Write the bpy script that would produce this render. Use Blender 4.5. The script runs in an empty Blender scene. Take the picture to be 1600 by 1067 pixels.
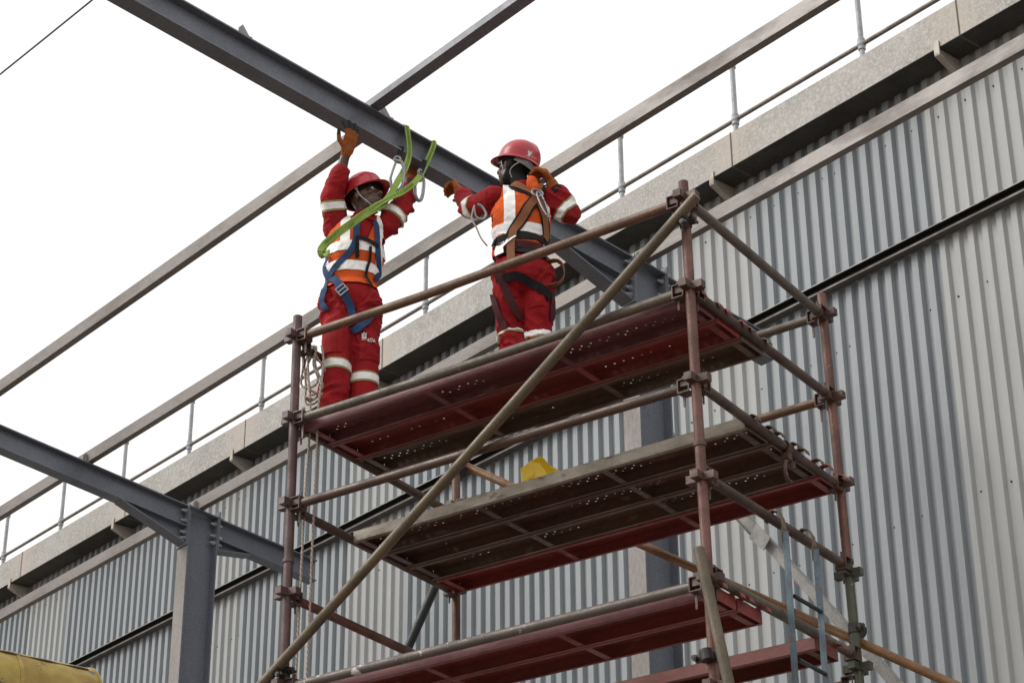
import bpy, bmesh, math, random
from mathutils import Vector, Matrix, noise
from mathutils.bvhtree import BVHTree

random.seed(7)
scene = bpy.context.scene
col = scene.collection
R_ = math.radians

# ------------------------------------------------------------------ camera
CAM_Z = 1.6
PITCH, ROLL, FPX = 0.478068, -0.0067347, 3401.3
cp, sp, cr, sr = math.cos(PITCH), math.sin(PITCH), math.cos(ROLL), math.sin(ROLL)
c_right = Vector((cr, -sr * sp, sr * cp))
c_fwd = Vector((0, cp, sp))
c_up = Vector((-sr, -cr * sp, cr * cp))
cam = bpy.data.cameras.new('camera')
cam.sensor_width = 36.0
cam.lens = FPX / 1600 * 36
cam.clip_end = 2000
camo = bpy.data.objects.new('camera', cam)
col.objects.link(camo)
camo.matrix_world = Matrix(((c_right.x, c_up.x, -c_fwd.x, 0), (c_right.y, c_up.y, -c_fwd.y, 0),
                            (c_right.z, c_up.z, -c_fwd.z, CAM_Z), (0, 0, 0, 1)))
scene.camera = camo

# ------------------------------------------------------------------ sky, sun, exposure
SUN_EL, SUN_AZ = R_(40), Vector((-0.985, -0.10))          # direction towards the sun on the ground plane
SUN_AZ.normalize()
world = bpy.data.worlds.new('World')
scene.world = world
world.use_nodes = True
nt = world.node_tree
nt.nodes.clear()
wo = nt.nodes.new('ShaderNodeOutputWorld')
bg = nt.nodes.new('ShaderNodeBackground')
sky = nt.nodes.new('ShaderNodeTexSky')
sky.sky_type = 'NISHITA'
sky.sun_disc = False
sky.sun_elevation = SUN_EL
sky.sun_rotation = math.atan2(SUN_AZ.x, SUN_AZ.y)
sky.air_density = 1.0
sky.dust_density = 6.0
sky.ozone_density = 0.5
hs = nt.nodes.new('ShaderNodeHueSaturation')
hs.inputs['Saturation'].default_value = 0.10
mx = nt.nodes.new('ShaderNodeMix')
mx.data_type = 'RGBA'
mx.inputs['Factor'].default_value = 0.75                      # high thin cloud over the blue: an even white veil
nt.links.new(sky.outputs[0], hs.inputs['Color'])
nt.links.new(hs.outputs[0], mx.inputs['A'])
mx.inputs['B'].default_value = (12.2, 12.15, 12.05, 1)
nt.links.new(mx.outputs['Result'], bg.inputs['Color'])
bg.inputs['Strength'].default_value = 0.10
nt.links.new(bg.outputs[0], wo.inputs['Surface'])

sun = bpy.data.lights.new('sun', 'SUN')
sun.energy = 1.5
sun.angle = R_(28)
sun.color = (1.0, 0.94, 0.87)
suno = bpy.data.objects.new('sun', sun)
col.objects.link(suno)
sd = Vector((SUN_AZ.x * math.cos(SUN_EL), SUN_AZ.y * math.cos(SUN_EL), math.sin(SUN_EL)))
suno.rotation_euler = sd.to_track_quat('Z', 'Y').to_euler()
suno.location = (-10, -2, 20)

vs = scene.view_settings
vs.view_transform = 'Standard'
vs.look = 'None'
vs.exposure = 0.12
vs.gamma = 1.0
vs.use_curve_mapping = False
scene.cycles.max_bounces = 5
scene.cycles.diffuse_bounces = 3
scene.cycles.glossy_bounces = 3

# ------------------------------------------------------------------ helpers: meshes
class MB:
    def __init__(s):
        s.v, s.f, s.mi = [], [], []
    def add(s, vs_, fs_, mi=0):
        o = len(s.v)
        s.v += [tuple(p) for p in vs_]
        s.f += [tuple(i + o for i in f) for f in fs_]
        s.mi += [mi] * len(fs_)
        return s
    def box(s, lo, hi, M=None, mi=0):
        (x0, y0, z0), (x1, y1, z1) = lo, hi
        vs_ = [Vector(p) for p in ((x0, y0, z0), (x1, y0, z0), (x1, y1, z0), (x0, y1, z0), (x0, y0, z1), (x1, y0, z1), (x1, y1, z1), (x0, y1, z1))]
        if M is not None:
            vs_ = [M @ p for p in vs_]
        return s.add(vs_, [(0, 3, 2, 1), (4, 5, 6, 7), (0, 1, 5, 4), (1, 2, 6, 5), (2, 3, 7, 6), (3, 0, 4, 7)], mi)
    def bar(s, p0, p1, w, h, up=(0, 0, 1), mi=0):
        p0, p1 = Vector(p0), Vector(p1)
        d = (p1 - p0)
        L = d.length
        M = frame(p0, d, up)
        return s.box((0, -w / 2, -h / 2), (L, w / 2, h / 2), M, mi)
    def tube(s, p0, p1, r0, r1=None, n=16, mi=0):
        r1 = r0 if r1 is None else r1
        p0, p1 = Vector(p0), Vector(p1)
        M = frame(p0, p1 - p0, (0.01, 0.02, 1) if abs((p1 - p0).normalized().z) < .9 else (1, 0, 0))
        L = (p1 - p0).length
        vs_, fs_ = [], []
        for i in range(n):
            a = 2 * math.pi * i / n
            vs_.append(M @ Vector((0, r0 * math.cos(a), r0 * math.sin(a))))
            vs_.append(M @ Vector((L, r1 * math.cos(a), r1 * math.sin(a))))
        for i in range(n):
            j = (i + 1) % n
            fs_.append((2 * i, 2 * j, 2 * j + 1, 2 * i + 1))
        fs_.append(tuple(2 * i for i in range(n))[::-1])
        fs_.append(tuple(2 * i + 1 for i in range(n)))
        return s.add(vs_, fs_, mi)
    def path(s, pts, r, n=8, closed=False, mi=0):
        pts = [Vector(p) for p in pts]
        m = len(pts)
        rr = r if hasattr(r, '__len__') else [r] * m
        vs_, fs_ = [], []
        ref = None
        for i, p in enumerate(pts):
            a = pts[(i - 1) % m] if (i or closed) else p
            b = pts[(i + 1) % m] if (i < m - 1 or closed) else p
            t = (b - a).normalized()
            if ref is None:
                ref = Vector((0, 0, 1)) if abs(t.z) < .9 else Vector((1, 0, 0))
            ref = (ref - t * ref.dot(t))
            if ref.length < 1e-5:
                ref = t.orthogonal()
            ref.normalize()
            w = t.cross(ref)
            for k in range(n):
                an = 2 * math.pi * k / n
                vs_.append(p + rr[i] * (math.cos(an) * ref + math.sin(an) * w))
        for i in range(m if closed else m - 1):
            for k in range(n):
                k2, i2 = (k + 1) % n, (i + 1) % m
                fs_.append((i * n + k, i * n + k2, i2 * n + k2, i2 * n + k))
        if not closed:
            fs_.append(tuple(range(n))[::-1])
            fs_.append(tuple((m - 1) * n + k for k in range(n)))
        return s.add(vs_, fs_, mi)
    def prism(s, poly, fn, mi=0):
        """poly: list of 2d points; fn(p, e) -> 3d for end e = 0/1"""
        n = len(poly)
        vs_ = [fn(p, 0) for p in poly] + [fn(p, 1) for p in poly]
        fs_ = [(i, (i + 1) % n, n + (i + 1) % n, n + i) for i in range(n)]
        fs_ += [tuple(range(n))[::-1], tuple(range(n, 2 * n))]
        return s.add(vs_, fs_, mi)
    def ribbon(s, pts, nrm, w, th=.003, mi=0):
        """flat strap along pts; nrm = outward normals; width w"""
        pts = [Vector(p) for p in pts]
        m = len(pts)
        vs_, fs_ = [], []
        for i, p in enumerate(pts):
            t = (pts[min(i + 1, m - 1)] - pts[max(i - 1, 0)]).normalized()
            nn = Vector(nrm[i]) if hasattr(nrm[0], '__len__') else Vector(nrm)
            wd = t.cross(nn).normalized()
            nn = wd.cross(t).normalized()
            ww = w[i] if hasattr(w, '__len__') else w
            for a, b in ((-.5, 0), (.5, 0), (.5, 1), (-.5, 1)):
                vs_.append(p + wd * a * ww + nn * b * th)
        for i in range(m - 1):
            for k in range(4):
                k2 = (k + 1) % 4
                fs_.append((4 * i + k, 4 * i + k2, 4 * i + 4 + k2, 4 * i + 4 + k))
        fs_ += [(3, 2, 1, 0), tuple(4 * (m - 1) + k for k in range(4))]
        return s.add(vs_, fs_, mi)
    def ell(s, c, rad, M3=None, n=14, m=9, mi=0):
        c = Vector(c)
        vs_, fs_ = [], []
        for j in range(1, m):
            ph = math.pi * j / m
            for i in range(n):
                th = 2 * math.pi * i / n
                p = Vector((rad[0] * math.sin(ph) * math.cos(th), rad[1] * math.sin(ph) * math.sin(th), rad[2] * math.cos(ph)))
                vs_.append(c + (M3 @ p if M3 else p))
        top = Vector((0, 0, rad[2])); bot = Vector((0, 0, -rad[2]))
        vs_.append(c + (M3 @ top if M3 else top)); vs_.append(c + (M3 @ bot if M3 else bot))
        T, B = len(vs_) - 2, len(vs_) - 1
        for j in range(m - 2):
            for i in range(n):
                i2 = (i + 1) % n
                fs_.append((j * n + i, (j + 1) * n + i, (j + 1) * n + i2, j * n + i2))
        for i in range(n):
            i2 = (i + 1) % n
            fs_.append((T, i, i2))
            fs_.append((B, (m - 2) * n + i2, (m - 2) * n + i))
        return s.add(vs_, fs_, mi)
    def cone(s, p0, r0, p1, r1, n=14):
        """round cone (capsule with two radii) made of rings"""
        p0, p1 = Vector(p0), Vector(p1)
        d = p1 - p0
        L = max(d.length, 1e-4)
        M = frame(p0, d, (0.013, 0.021, 1) if abs(d.normalized().z) < .9 else (1, 0.01, 0))
        prof = []
        for k in range(1, 5):
            a = math.pi / 2 * k / 4
            prof.append((-r0 * math.cos(a), r0 * math.sin(a)))
        for k in range(0, 4):
            a = math.pi / 2 * k / 4
            prof.append((L + r1 * math.sin(a), r1 * math.cos(a)))
        vs_, fs_ = [], []
        for x, r in prof:
            for i in range(n):
                a = 2 * math.pi * i / n
                vs_.append(M @ Vector((x, r * math.cos(a), r * math.sin(a))))
        for j in range(len(prof) - 1):
            for i in range(n):
                i2 = (i + 1) % n
                fs_.append((j * n + i, j * n + i2, (j + 1) * n + i2, (j + 1) * n + i))
        vs_ += [M @ Vector((-r0, 0, 0)), M @ Vector((L + r1, 0, 0))]
        T, B = len(vs_) - 2, len(vs_) - 1
        for i in range(n):
            i2 = (i + 1) % n
            fs_.append((T, i2, i))
            b = (len(prof) - 1) * n
            fs_.append((B, b + i, b + i2))
        return s.add(vs_, fs_)
    def mesh(s, name, off=None):
        me = bpy.data.meshes.new(name)
        vs_ = s.v if off is None else [(x - off[0], y - off[1], z - off[2]) for x, y, z in s.v]
        me.from_pydata(vs_, [], s.f)
        bm = bmesh.new()
        bm.from_mesh(me)
        bmesh.ops.recalc_face_normals(bm, faces=bm.faces)
        bm.to_mesh(me)
        bm.free()
        if any(s.mi):
            me.polygons.foreach_set('material_index', s.mi)
        return me


def frame(p, d, up):
    d = Vector(d).normalized()
    up = Vector(up)
    y = up.cross(d).normalized()
    z = d.cross(y)
    return Matrix(((d.x, y.x, z.x, p[0]), (d.y, y.y, z.y, p[1]), (d.z, y.z, z.z, p[2]), (0, 0, 0, 1)))


def obj(name, me, mats, parent=None, smooth=None):
    if isinstance(me, MB):
        me = me.mesh(name)
    o = bpy.data.objects.new(name, me)
    col.objects.link(o)
    if mats is not None and not me.materials:
        for m in (mats if isinstance(mats, (list, tuple)) else [mats]):
            me.materials.append(m)
    if parent is not None:
        o.parent = parent
    if smooth is not None:
        me.polygons.foreach_set('use_smooth', [True] * len(me.polygons))
        me.set_sharp_from_angle(angle=R_(smooth))
    return o


def tag(o, label=None, cat=None, group=None, kind=None):
    for k, v in (('label', label), ('category', cat), ('group', group), ('kind', kind)):
        if v:
            o[k] = v
    return o


def thing(name, label, cat, loc=(0, 0, 0), rotz=0, group=None):
    o = bpy.data.objects.new(name, None)
    col.objects.link(o)
    o.location = loc
    o.rotation_euler = (0, 0, rotz)
    o.empty_display_size = .2
    return tag(o, label, cat, group)


# ------------------------------------------------------------------ helpers: materials
def new_mat(name):
    m = bpy.data.materials.new(name)
    m.use_nodes = True
    return m, m.node_tree, m.node_tree.nodes['Principled BSDF']


def node(t, kind, **kw):
    n = t.nodes.new(kind)
    for k, v in kw.items():
        if k in n.inputs.keys() if isinstance(k, str) else False:
            n.inputs[k].default_value = v
        else:
            setattr(n, k, v)
    return n


def ramp(t, fac, stops):
    r = t.nodes.new('ShaderNodeValToRGB')
    e = r.color_ramp.elements
    while len(e) < len(stops):
        e.new(.5)
    for el, (p, c) in zip(e, stops):
        el.position = p
        el.color = (*c, 1) if len(c) == 3 else c
    t.links.new(fac, r.inputs[0])
    return r.outputs[0]


def coords(t, scale=(1, 1, 1), rnd=True):
    tc = t.nodes.new('ShaderNodeTexCoord')
    mp = t.nodes.new('ShaderNodeMapping')
    mp.inputs['Scale'].default_value = scale
    t.links.new(tc.outputs['Object'], mp.inputs['Vector'])
    if rnd:
        oi = t.nodes.new('ShaderNodeObjectInfo')
        ml = t.nodes.new('ShaderNodeMath')
        ml.operation = 'MULTIPLY'
        ml.inputs[1].default_value = 37.0
        t.links.new(oi.outputs['Random'], ml.inputs[0])
        t.links.new(ml.outputs[0], mp.inputs['Location'])
    return mp.outputs[0]


def mixc(t, fac, a, b, blend='MIX'):
    m = t.nodes.new('ShaderNodeMix')
    m.data_type = 'RGBA'
    m.blend_type = blend
    for s_, v in (('Factor', fac), ('A', a), ('B', b)):
        if hasattr(v, 'is_linked') or hasattr(v, 'links'):
            t.links.new(v, m.inputs[s_])
        else:
            m.inputs[s_].default_value = v if s_ == 'Factor' else ((*v, 1) if len(v) == 3 else v)
    return m.outputs['Result']


def noise_fac(t, vec, scale, detail=6, rough=.6, lo=.4, hi=.6):
    n = t.nodes.new('ShaderNodeTexNoise')
    n.inputs['Scale'].default_value = scale
    n.inputs['Detail'].default_value = detail
    n.inputs['Roughness'].default_value = rough
    t.links.new(vec, n.inputs['Vector'])
    mr = t.nodes.new('ShaderNodeMapRange')
    mr.inputs['From Min'].default_value = lo
    mr.inputs['From Max'].default_value = hi
    t.links.new(n.outputs['Fac'], mr.inputs['Value'])
    return mr.outputs[0]


def bump(t, bsdf, h, strength=.2, dist=.005):
    b = t.nodes.new('ShaderNodeBump')
    b.inputs['Strength'].default_value = strength
    b.inputs['Distance'].default_value = dist
    t.links.new(h, b.inputs['Height'])
    t.links.new(b.outputs[0], bsdf.inputs['Normal'])


def paint(name, c1, c2, c3=None, scale=6, lo=.42, hi=.62, spot=.06, rough=.6, metal=0., vscale=(1, 1, 1), bstr=.15, fine=60):
    """painted or rusted metal: two tones in blotches, fine grain, sparse spots of a third tone"""
    m, t, b = new_mat(name)
    v = coords(t, vscale)
    f1 = noise_fac(t, v, scale, 8, .65, lo, hi)
    c = mixc(t, f1, c1, c2)
    g = noise_fac(t, v, fine, 4, .6, .3, .7)
    c = mixc(t, .35, c, mixc(t, g, tuple(x * .55 for x in c1), tuple(min(1, x * 1.5) for x in c1)))
    if c3:
        f3 = noise_fac(t, v, scale * 2.3, 8, .7, .70 - spot, .74 - spot)
        c = mixc(t, f3, c, c3)
    t.links.new(c, b.inputs['Base Color'])
    b.inputs['Metallic'].default_value = metal
    rr = t.nodes.new('ShaderNodeMapRange')
    rr.inputs['To Min'].default_value = max(.1, rough - .15)
    rr.inputs['To Max'].default_value = min(1, rough + .15)
    t.links.new(f1, rr.inputs['Value'])
    t.links.new(rr.outputs[0], b.inputs['Roughness'])
    bump(t, b, g, bstr, .002)
    return m


def plain(name, c, rough=.6, metal=0., var=.25, scale=25, bstr=.1):
    m, t, b = new_mat(name)
    v = coords(t)
    f = noise_fac(t, v, scale, 5, .6, .3, .7)
    t.links.new(mixc(t, f, tuple(x * (1 - var) for x in c), tuple(min(1, x * (1 + var)) for x in c)), b.inputs['Base Color'])
    b.inputs['Roughness'].default_value = rough
    b.inputs['Metallic'].default_value = metal
    if bstr:
        bump(t, b, f, bstr, .002)
    return m

# ------------------------------------------------------------------ ground
M_ground = paint('bare earth', (.165, .132, .10), (.12, .096, .074), (.16, .135, .105), scale=.3, rough=.95, fine=6, bstr=.5)
g = MB().add([(-900, -900, 0), (900, -900, 0), (900, 900, 0), (-900, 900, 0)], [(0, 1, 2, 3)])
tag(obj('ground', g, M_ground), 'flat bare earth of the construction site', kind='structure')

# ------------------------------------------------------------------ building frame of reference
AW = 2.27275                                     # direction of the warehouse wall
BX, BY = 0.8204, 11.9785                         # foot of the nearer new column
BASE = (BX, BY, 0)
Z = CAM_Z                                        # heights below were measured from eye level

# cladding -------------------------------------------------------------
m, t, b = new_mat('ribbed cladding')
v = coords(t, (1, 1, .25))
oi = t.nodes.new('ShaderNodeObjectInfo')
f = noise_fac(t, v, 5, 7, .65, .3, .7)
c = mixc(t, f, (.295, .315, .332), (.33, .35, .363))
c = mixc(t, 1.0, c, oi.outputs['Color'], 'MULTIPLY')
st_ = noise_fac(t, coords(t, (26, 26, .5)), 1.0, 6, .7, .50, .72)
c = mixc(t, mixc(t, .2, (0, 0, 0), st_), c, (.19, .175, .155))
sp_ = noise_fac(t, coords(t, (1, 1, 1)), 38, 3, .5, .70, .74)
c = mixc(t, mixc(t, .4, (0, 0, 0), sp_), c, (.22, .17, .13))
t.links.new(c, b.inputs['Base Color'])
b.inputs['Roughness'].default_value = .55
b.inputs['Metallic'].default_value = .0
b.inputs['Specular IOR Level'].default_value = .35
bump(t, b, noise_fac(t, coords(t, (1, 1, .45)), 4.5, 5, .6, .3, .7), .30, .012)
M_clad = m

# galvanised gutter ----------------------------------------------------
m, t, b = new_mat('weathered galvanised gutter')
v = coords(t)
f1 = noise_fac(t, v, 2.2, 6, .6, .35, .65)
c = mixc(t, f1, (.255, .243, .222), (.34, .327, .30))
f2 = noise_fac(t, v, 46, 8, .75, .46, .60)
c = mixc(t, mixc(t, .62, (0, 0, 0), f2), c, (.52, .51, .485))
f4 = noise_fac(t, coords(t, (1, 1, 1)), 12, 8, .75, .52, .66)
c = mixc(t, mixc(t, .45, (0, 0, 0), f4), c, (.20, .18, .155))
sx = t.nodes.new('ShaderNodeSeparateXYZ')
tc = t.nodes.new('ShaderNodeTexCoord')
t.links.new(tc.outputs['Object'], sx.inputs[0])
ab = t.nodes.new('ShaderNodeMath'); ab.operation = 'ABSOLUTE'
t.links.new(sx.outputs['X'], ab.inputs[0])
mr = t.nodes.new('ShaderNodeMapRange')
mr.inputs['From Min'].default_value = .74
mr.inputs['From Max'].default_value = 1.04
t.links.new(ab.outputs[0], mr.inputs['Value'])
streak = noise_fac(t, coords(t, (14, 3, .8)), 1.5, 5, .6, .3, .6)
mu = t.nodes.new('ShaderNodeMath'); mu.operation = 'MULTIPLY'
t.links.new(mr.outputs[0], mu.inputs[0]); t.links.new(streak, mu.inputs[1])
c = mixc(t, mu.outputs[0], c, (.42, .36, .31))                     # washed-out streaks beside the joints
t.links.new(c, b.inputs['Base Color'])
b.inputs['Roughness'].default_value = .62
b.inputs['Metallic'].default_value = .1
bump(t, b, f2, .15, .003)
M_gut = m
M_joint = plain('sealant line', (.10, .095, .09), .8)
M_railpost = paint('grey painted rail tube', (.36, .37, .39), (.27, .27, .28), (.25, .16, .1), scale=9, rough=.5)
M_rail = paint('dull rusty rail tube', (.20, .17, .15), (.14, .115, .1), (.24, .13, .07), scale=10, rough=.6)
M_bracket = paint('gutter bracket', (.42, .39, .33), (.30, .26, .21), (.26, .17, .1), scale=9, rough=.6)
M_purlin = paint('brown grey primer', (.205, .178, .158), (.15, .132, .12), (.26, .2, .165), scale=3.5, rough=.5, vscale=(.35, 1, 1), spot=.02)
M_steel = paint('dark grey primer', (.155, .170, .205), (.118, .128, .152), (.13, .095, .075), scale=2.4, rough=.42, spot=.05, bstr=.1, lo=.36, hi=.66)
M_steel_under = M_steel
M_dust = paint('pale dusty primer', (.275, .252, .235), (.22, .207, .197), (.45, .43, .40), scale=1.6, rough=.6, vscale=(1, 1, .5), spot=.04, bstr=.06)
M_bolt = plain('zinc bolt', (.5, .51, .53), .35, .8)
M_galv = paint('dull galvanised steel', (.26, .255, .245), (.20, .195, .187), (.3, .22, .15), scale=7, rough=.55, metal=.05)

wall_t = -1.82
PITCHR, NR = 0.1173, 7
SW = PITCHR * NR
wh = thing('warehouse', 'large warehouse with light grey ribbed metal cladding and boxed roof gutter behind the scaffold', 'building', BASE, AW)
EAVE = 8.60 + Z
def sheet_mesh(dp=.034, fl=.0065):
    mb = MB()
    poly = []
    for i in range(NR):
        x = i * PITCHR
        poly += [(x + .0005, -dp), (x + .0565 - fl, -dp), (x + .0565, 0), (x + .116 - fl, 0)]
    poly.append((NR * PITCHR + .0015, -dp))
    n = len(poly)
    vs_ = [(x, y, z) for z in (0.0, EAVE) for x, y in poly]
    mb.add(vs_, [(i, i + 1, n + i + 1, n + i) for i in range(n - 1)])
    return mb.mesh('cladding_sheet')
sm = sheet_mesh(.036, .007)
sm.materials.append(M_clad)
sm2 = sheet_mesh(.026, .014)
sm2.materials.append(M_clad)
LIGHT = {-4, -3, -2, 1, 6, 9, 13, 17}
SROWS = [6.713 + 1.6 + 1.385 * q for q in range(-5, 2)]
def screw_mesh(k):
    rr = random.Random(k)
    mb = MB()
    for zz in SROWS:
        for i in range(k % 2, NR, 2):
            if rr.random() < .85:
                x = i * PITCHR + .112 + rr.uniform(-.004, .004)
                z = zz + rr.uniform(-.012, .012)
                mb.tube((x, -.014, z), (x, .002, z), .0075, n=8)
                mb.tube((x, .002, z), (x, .007, z), .004, n=6)
    return mb.mesh('fixing_screws')
M_screw = plain('dull screw', (.16, .15, .145), .5, .4)
scm = [screw_mesh(k) for k in range(3)]
for q in scm:
    q.materials.append(M_screw)
k0, k1 = -8, 22
for k in range(k0, k1):
    s0 = .72 + (k - 1) * SW
    o = obj('cladding_sheet', sm2 if k in LIGHT else sm, None, wh)
    q_ = random.uniform(-.05, .05)
    o.color = (1.16 + q_, 1.13 + q_, 1.09 + q_, 1) if k in LIGHT else (.95 + q_, .97 + q_, .985 + q_, 1)
    o.location = (s0, wall_t + random.uniform(-.002, .002), 0)
    e = obj('fixing_screws', scm[k % 3], None, o)
    e['kind'] = 'stuff'
S_LO, S_HI = .72 + (k0 - 1) * SW, .72 + (k1 - 1) * SW
# rest of the building: roof sheet and hidden end walls
mb = MB()
mb.add([(S_LO, wall_t - .03, EAVE + .02), (S_HI, wall_t - .03, EAVE + .02), (S_HI, wall_t - 14, EAVE + 1.4), (S_LO, wall_t - 14, EAVE + 1.4)], [(0, 1, 2, 3)])
obj('roof', mb, M_clad, wh)
for x_ in (S_LO - .02, S_HI):
    obj('end_wall', MB().box((x_, wall_t - 14, 0), (x_ + .02, wall_t - .04, EAVE)), M_clad, wh)

# gutter ---------------------------------------------------------------
GF, GB, GZ0, GZ1 = -1.6, -1.815, 8.430 + Z, 8.715 + Z
GS = 2.12
def gut_mesh():
    mb = MB()
    h = GS / 2 - .004
    prof = [(GB, GZ1 - .02), (GB, GZ0), (GF, GZ0), (GF, GZ1), (GF - .022, GZ1), (GF - .022, GZ1 - .012), (GF - .006, GZ1 - .012), (GF - .006, GZ0 + .006), (GB + .006, GZ0 + .006), (GB + .006, GZ1 - .02)]
    mb.prism([(y, z - GZ0) for y, z in prof], lambda p, e: (-h if e == 0 else h, p[0], p[1]))
    return mb.mesh('gutter_section')
gm = gut_mesh(); gm.materials.append(M_gut)
jm = MB()
jm.box((-.0055, GF + .0005, .002), (.0055, GF + .003, GZ1 - GZ0 + .003))
jm.box((-.010, GB, -.0075), (.010, GF + .004, -.0045))
jm = jm.mesh('joint_strip'); jm.materials.append(M_joint)
sof = MB().box((-GS / 2 + .004, GB, -.004), (GS / 2 - .004, GF - .0015, -.0012)).mesh('soffit_shade_sheet'); sof.materials.append(paint('soffit with painted shade', (.06, .058, .053), (.045, .043, .039), (.085, .08, .07), scale=3, rough=.9, spot=.03))  # added dark sheet, its colour stands in for shade under the gutter
bm_ = MB()
bm_.box((-.022, GF + .004, -.055), (.022, GF + .012, .045))
bm_.prism([(GF + .010, -.058), (GF + .010, -.004), (GB - .002, -.004), (GB - .002, -.15)], lambda p, e: (-.004 if e == 0 else .004, p[0], p[1]))
bm_.prism([(GF + .010, -.064), (GF + .010, -.056), (GB - .002, -.148), (GB - .002, -.156)], lambda p, e: (-.022 if e == 0 else .022, p[0], p[1]))
bkm = bm_.mesh('gutter_bracket'); bkm.materials.append(M_bracket)
for k in range(-2, 7):
    sj = .66 + GS * k
    o = obj('gutter_section', gm, None, wh)
    o.location = (sj + GS / 2, 0, GZ0)
    obj('soffit_shade_sheet', sof, None, o)
    j = obj('joint_strip', jm, None, o); j.location = (-GS / 2, 0, 0)
    q = obj('gutter_bracket', bkm, None, o); q.location = (-GS / 2 + .2 + random.uniform(-.02, .02), 0, 0)

# guard rail -----------------------------------------------------------
gr = thing('guard_rail', 'grey tubular guard rail standing on the roof edge above the warehouse gutter', 'railing', BASE, AW)
RT = -1.74
ZM, ZT = 8.925 + Z, 9.43 + Z
pm = MB().tube((0, 0, -.45), (0, 0, .52), .0195, n=14).mesh('post'); pm.materials.append(M_railpost)
cm = MB().ell((0, 0, 0), (.033, .033, .036), n=14, m=8)
cm.tube((0, 0, -.045), (0, 0, .045), .027, n=14)
cm = cm.mesh('collar'); cm.materials.append(M_railpost)
for mm in (pm, cm):
    mm.polygons.foreach_set('use_smooth', [True] * len(mm.polygons)); mm.set_sharp_from_angle(angle=R_(40))
for k in range(-3, 12):
    s0 = -.52 + 1.25 * k
    o = obj('post', pm, None, gr); o.location = (s0, RT, ZM)
    e = obj('collar', cm, None, o)
    e = obj('collar', cm, None, o); e.location = (0, 0, ZT - ZM)
obj('mid_rail', MB().tube((-4.4, RT, ZM), (14.0, RT, ZM), .0165, n=12), M_rail, gr, 40)
obj('top_rail', MB().tube((-4.4, RT, ZT), (14.0, RT, ZT), .0165, n=12), M_rail, gr, 40)

# ------------------------------------------------------------------ new steel frame
RS = .122
def ztop(t_):
    return 6.715 + RS * t_ + Z
RD, RB_, TF, TW = .18, .112, .010, .007           # rafter depth, flange width, flange and web thickness
CH, CB = .27, .146                               # column depth and flange width
def ibeam(mb, sc, t0, t1, depth, bw, zfun, tf=TF, tw=TW):
    h = bw / 2
    prof = [(-h, 0), (h, 0), (h, -tf), (tw / 2, -tf), (tw / 2, -depth + tf), (h, -depth + tf), (h, -depth), (-h, -depth), (-h, -depth + tf), (-tw / 2, -depth + tf), (-tw / 2, -tf), (-h, -tf)]
    mb.prism(prof, lambda p, e: (sc + p[0], (t0, t1)[e], zfun((t0, t1)[e]) + p[1]))
def bolts(parent, pts, d=(0, 1, 0)):
    for p in pts:
        q = MB()
        p = Vector(p); dd = Vector(d)
        q.tube(p, p + dd * .008, .019, n=12)
        q.tube(p + dd * .008, p + dd * .024, .0155, n=6)
        q.tube(p + dd * .024, p + dd * .045, .009, n=8)
        obj('bolt', q, M_bolt, parent)
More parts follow.
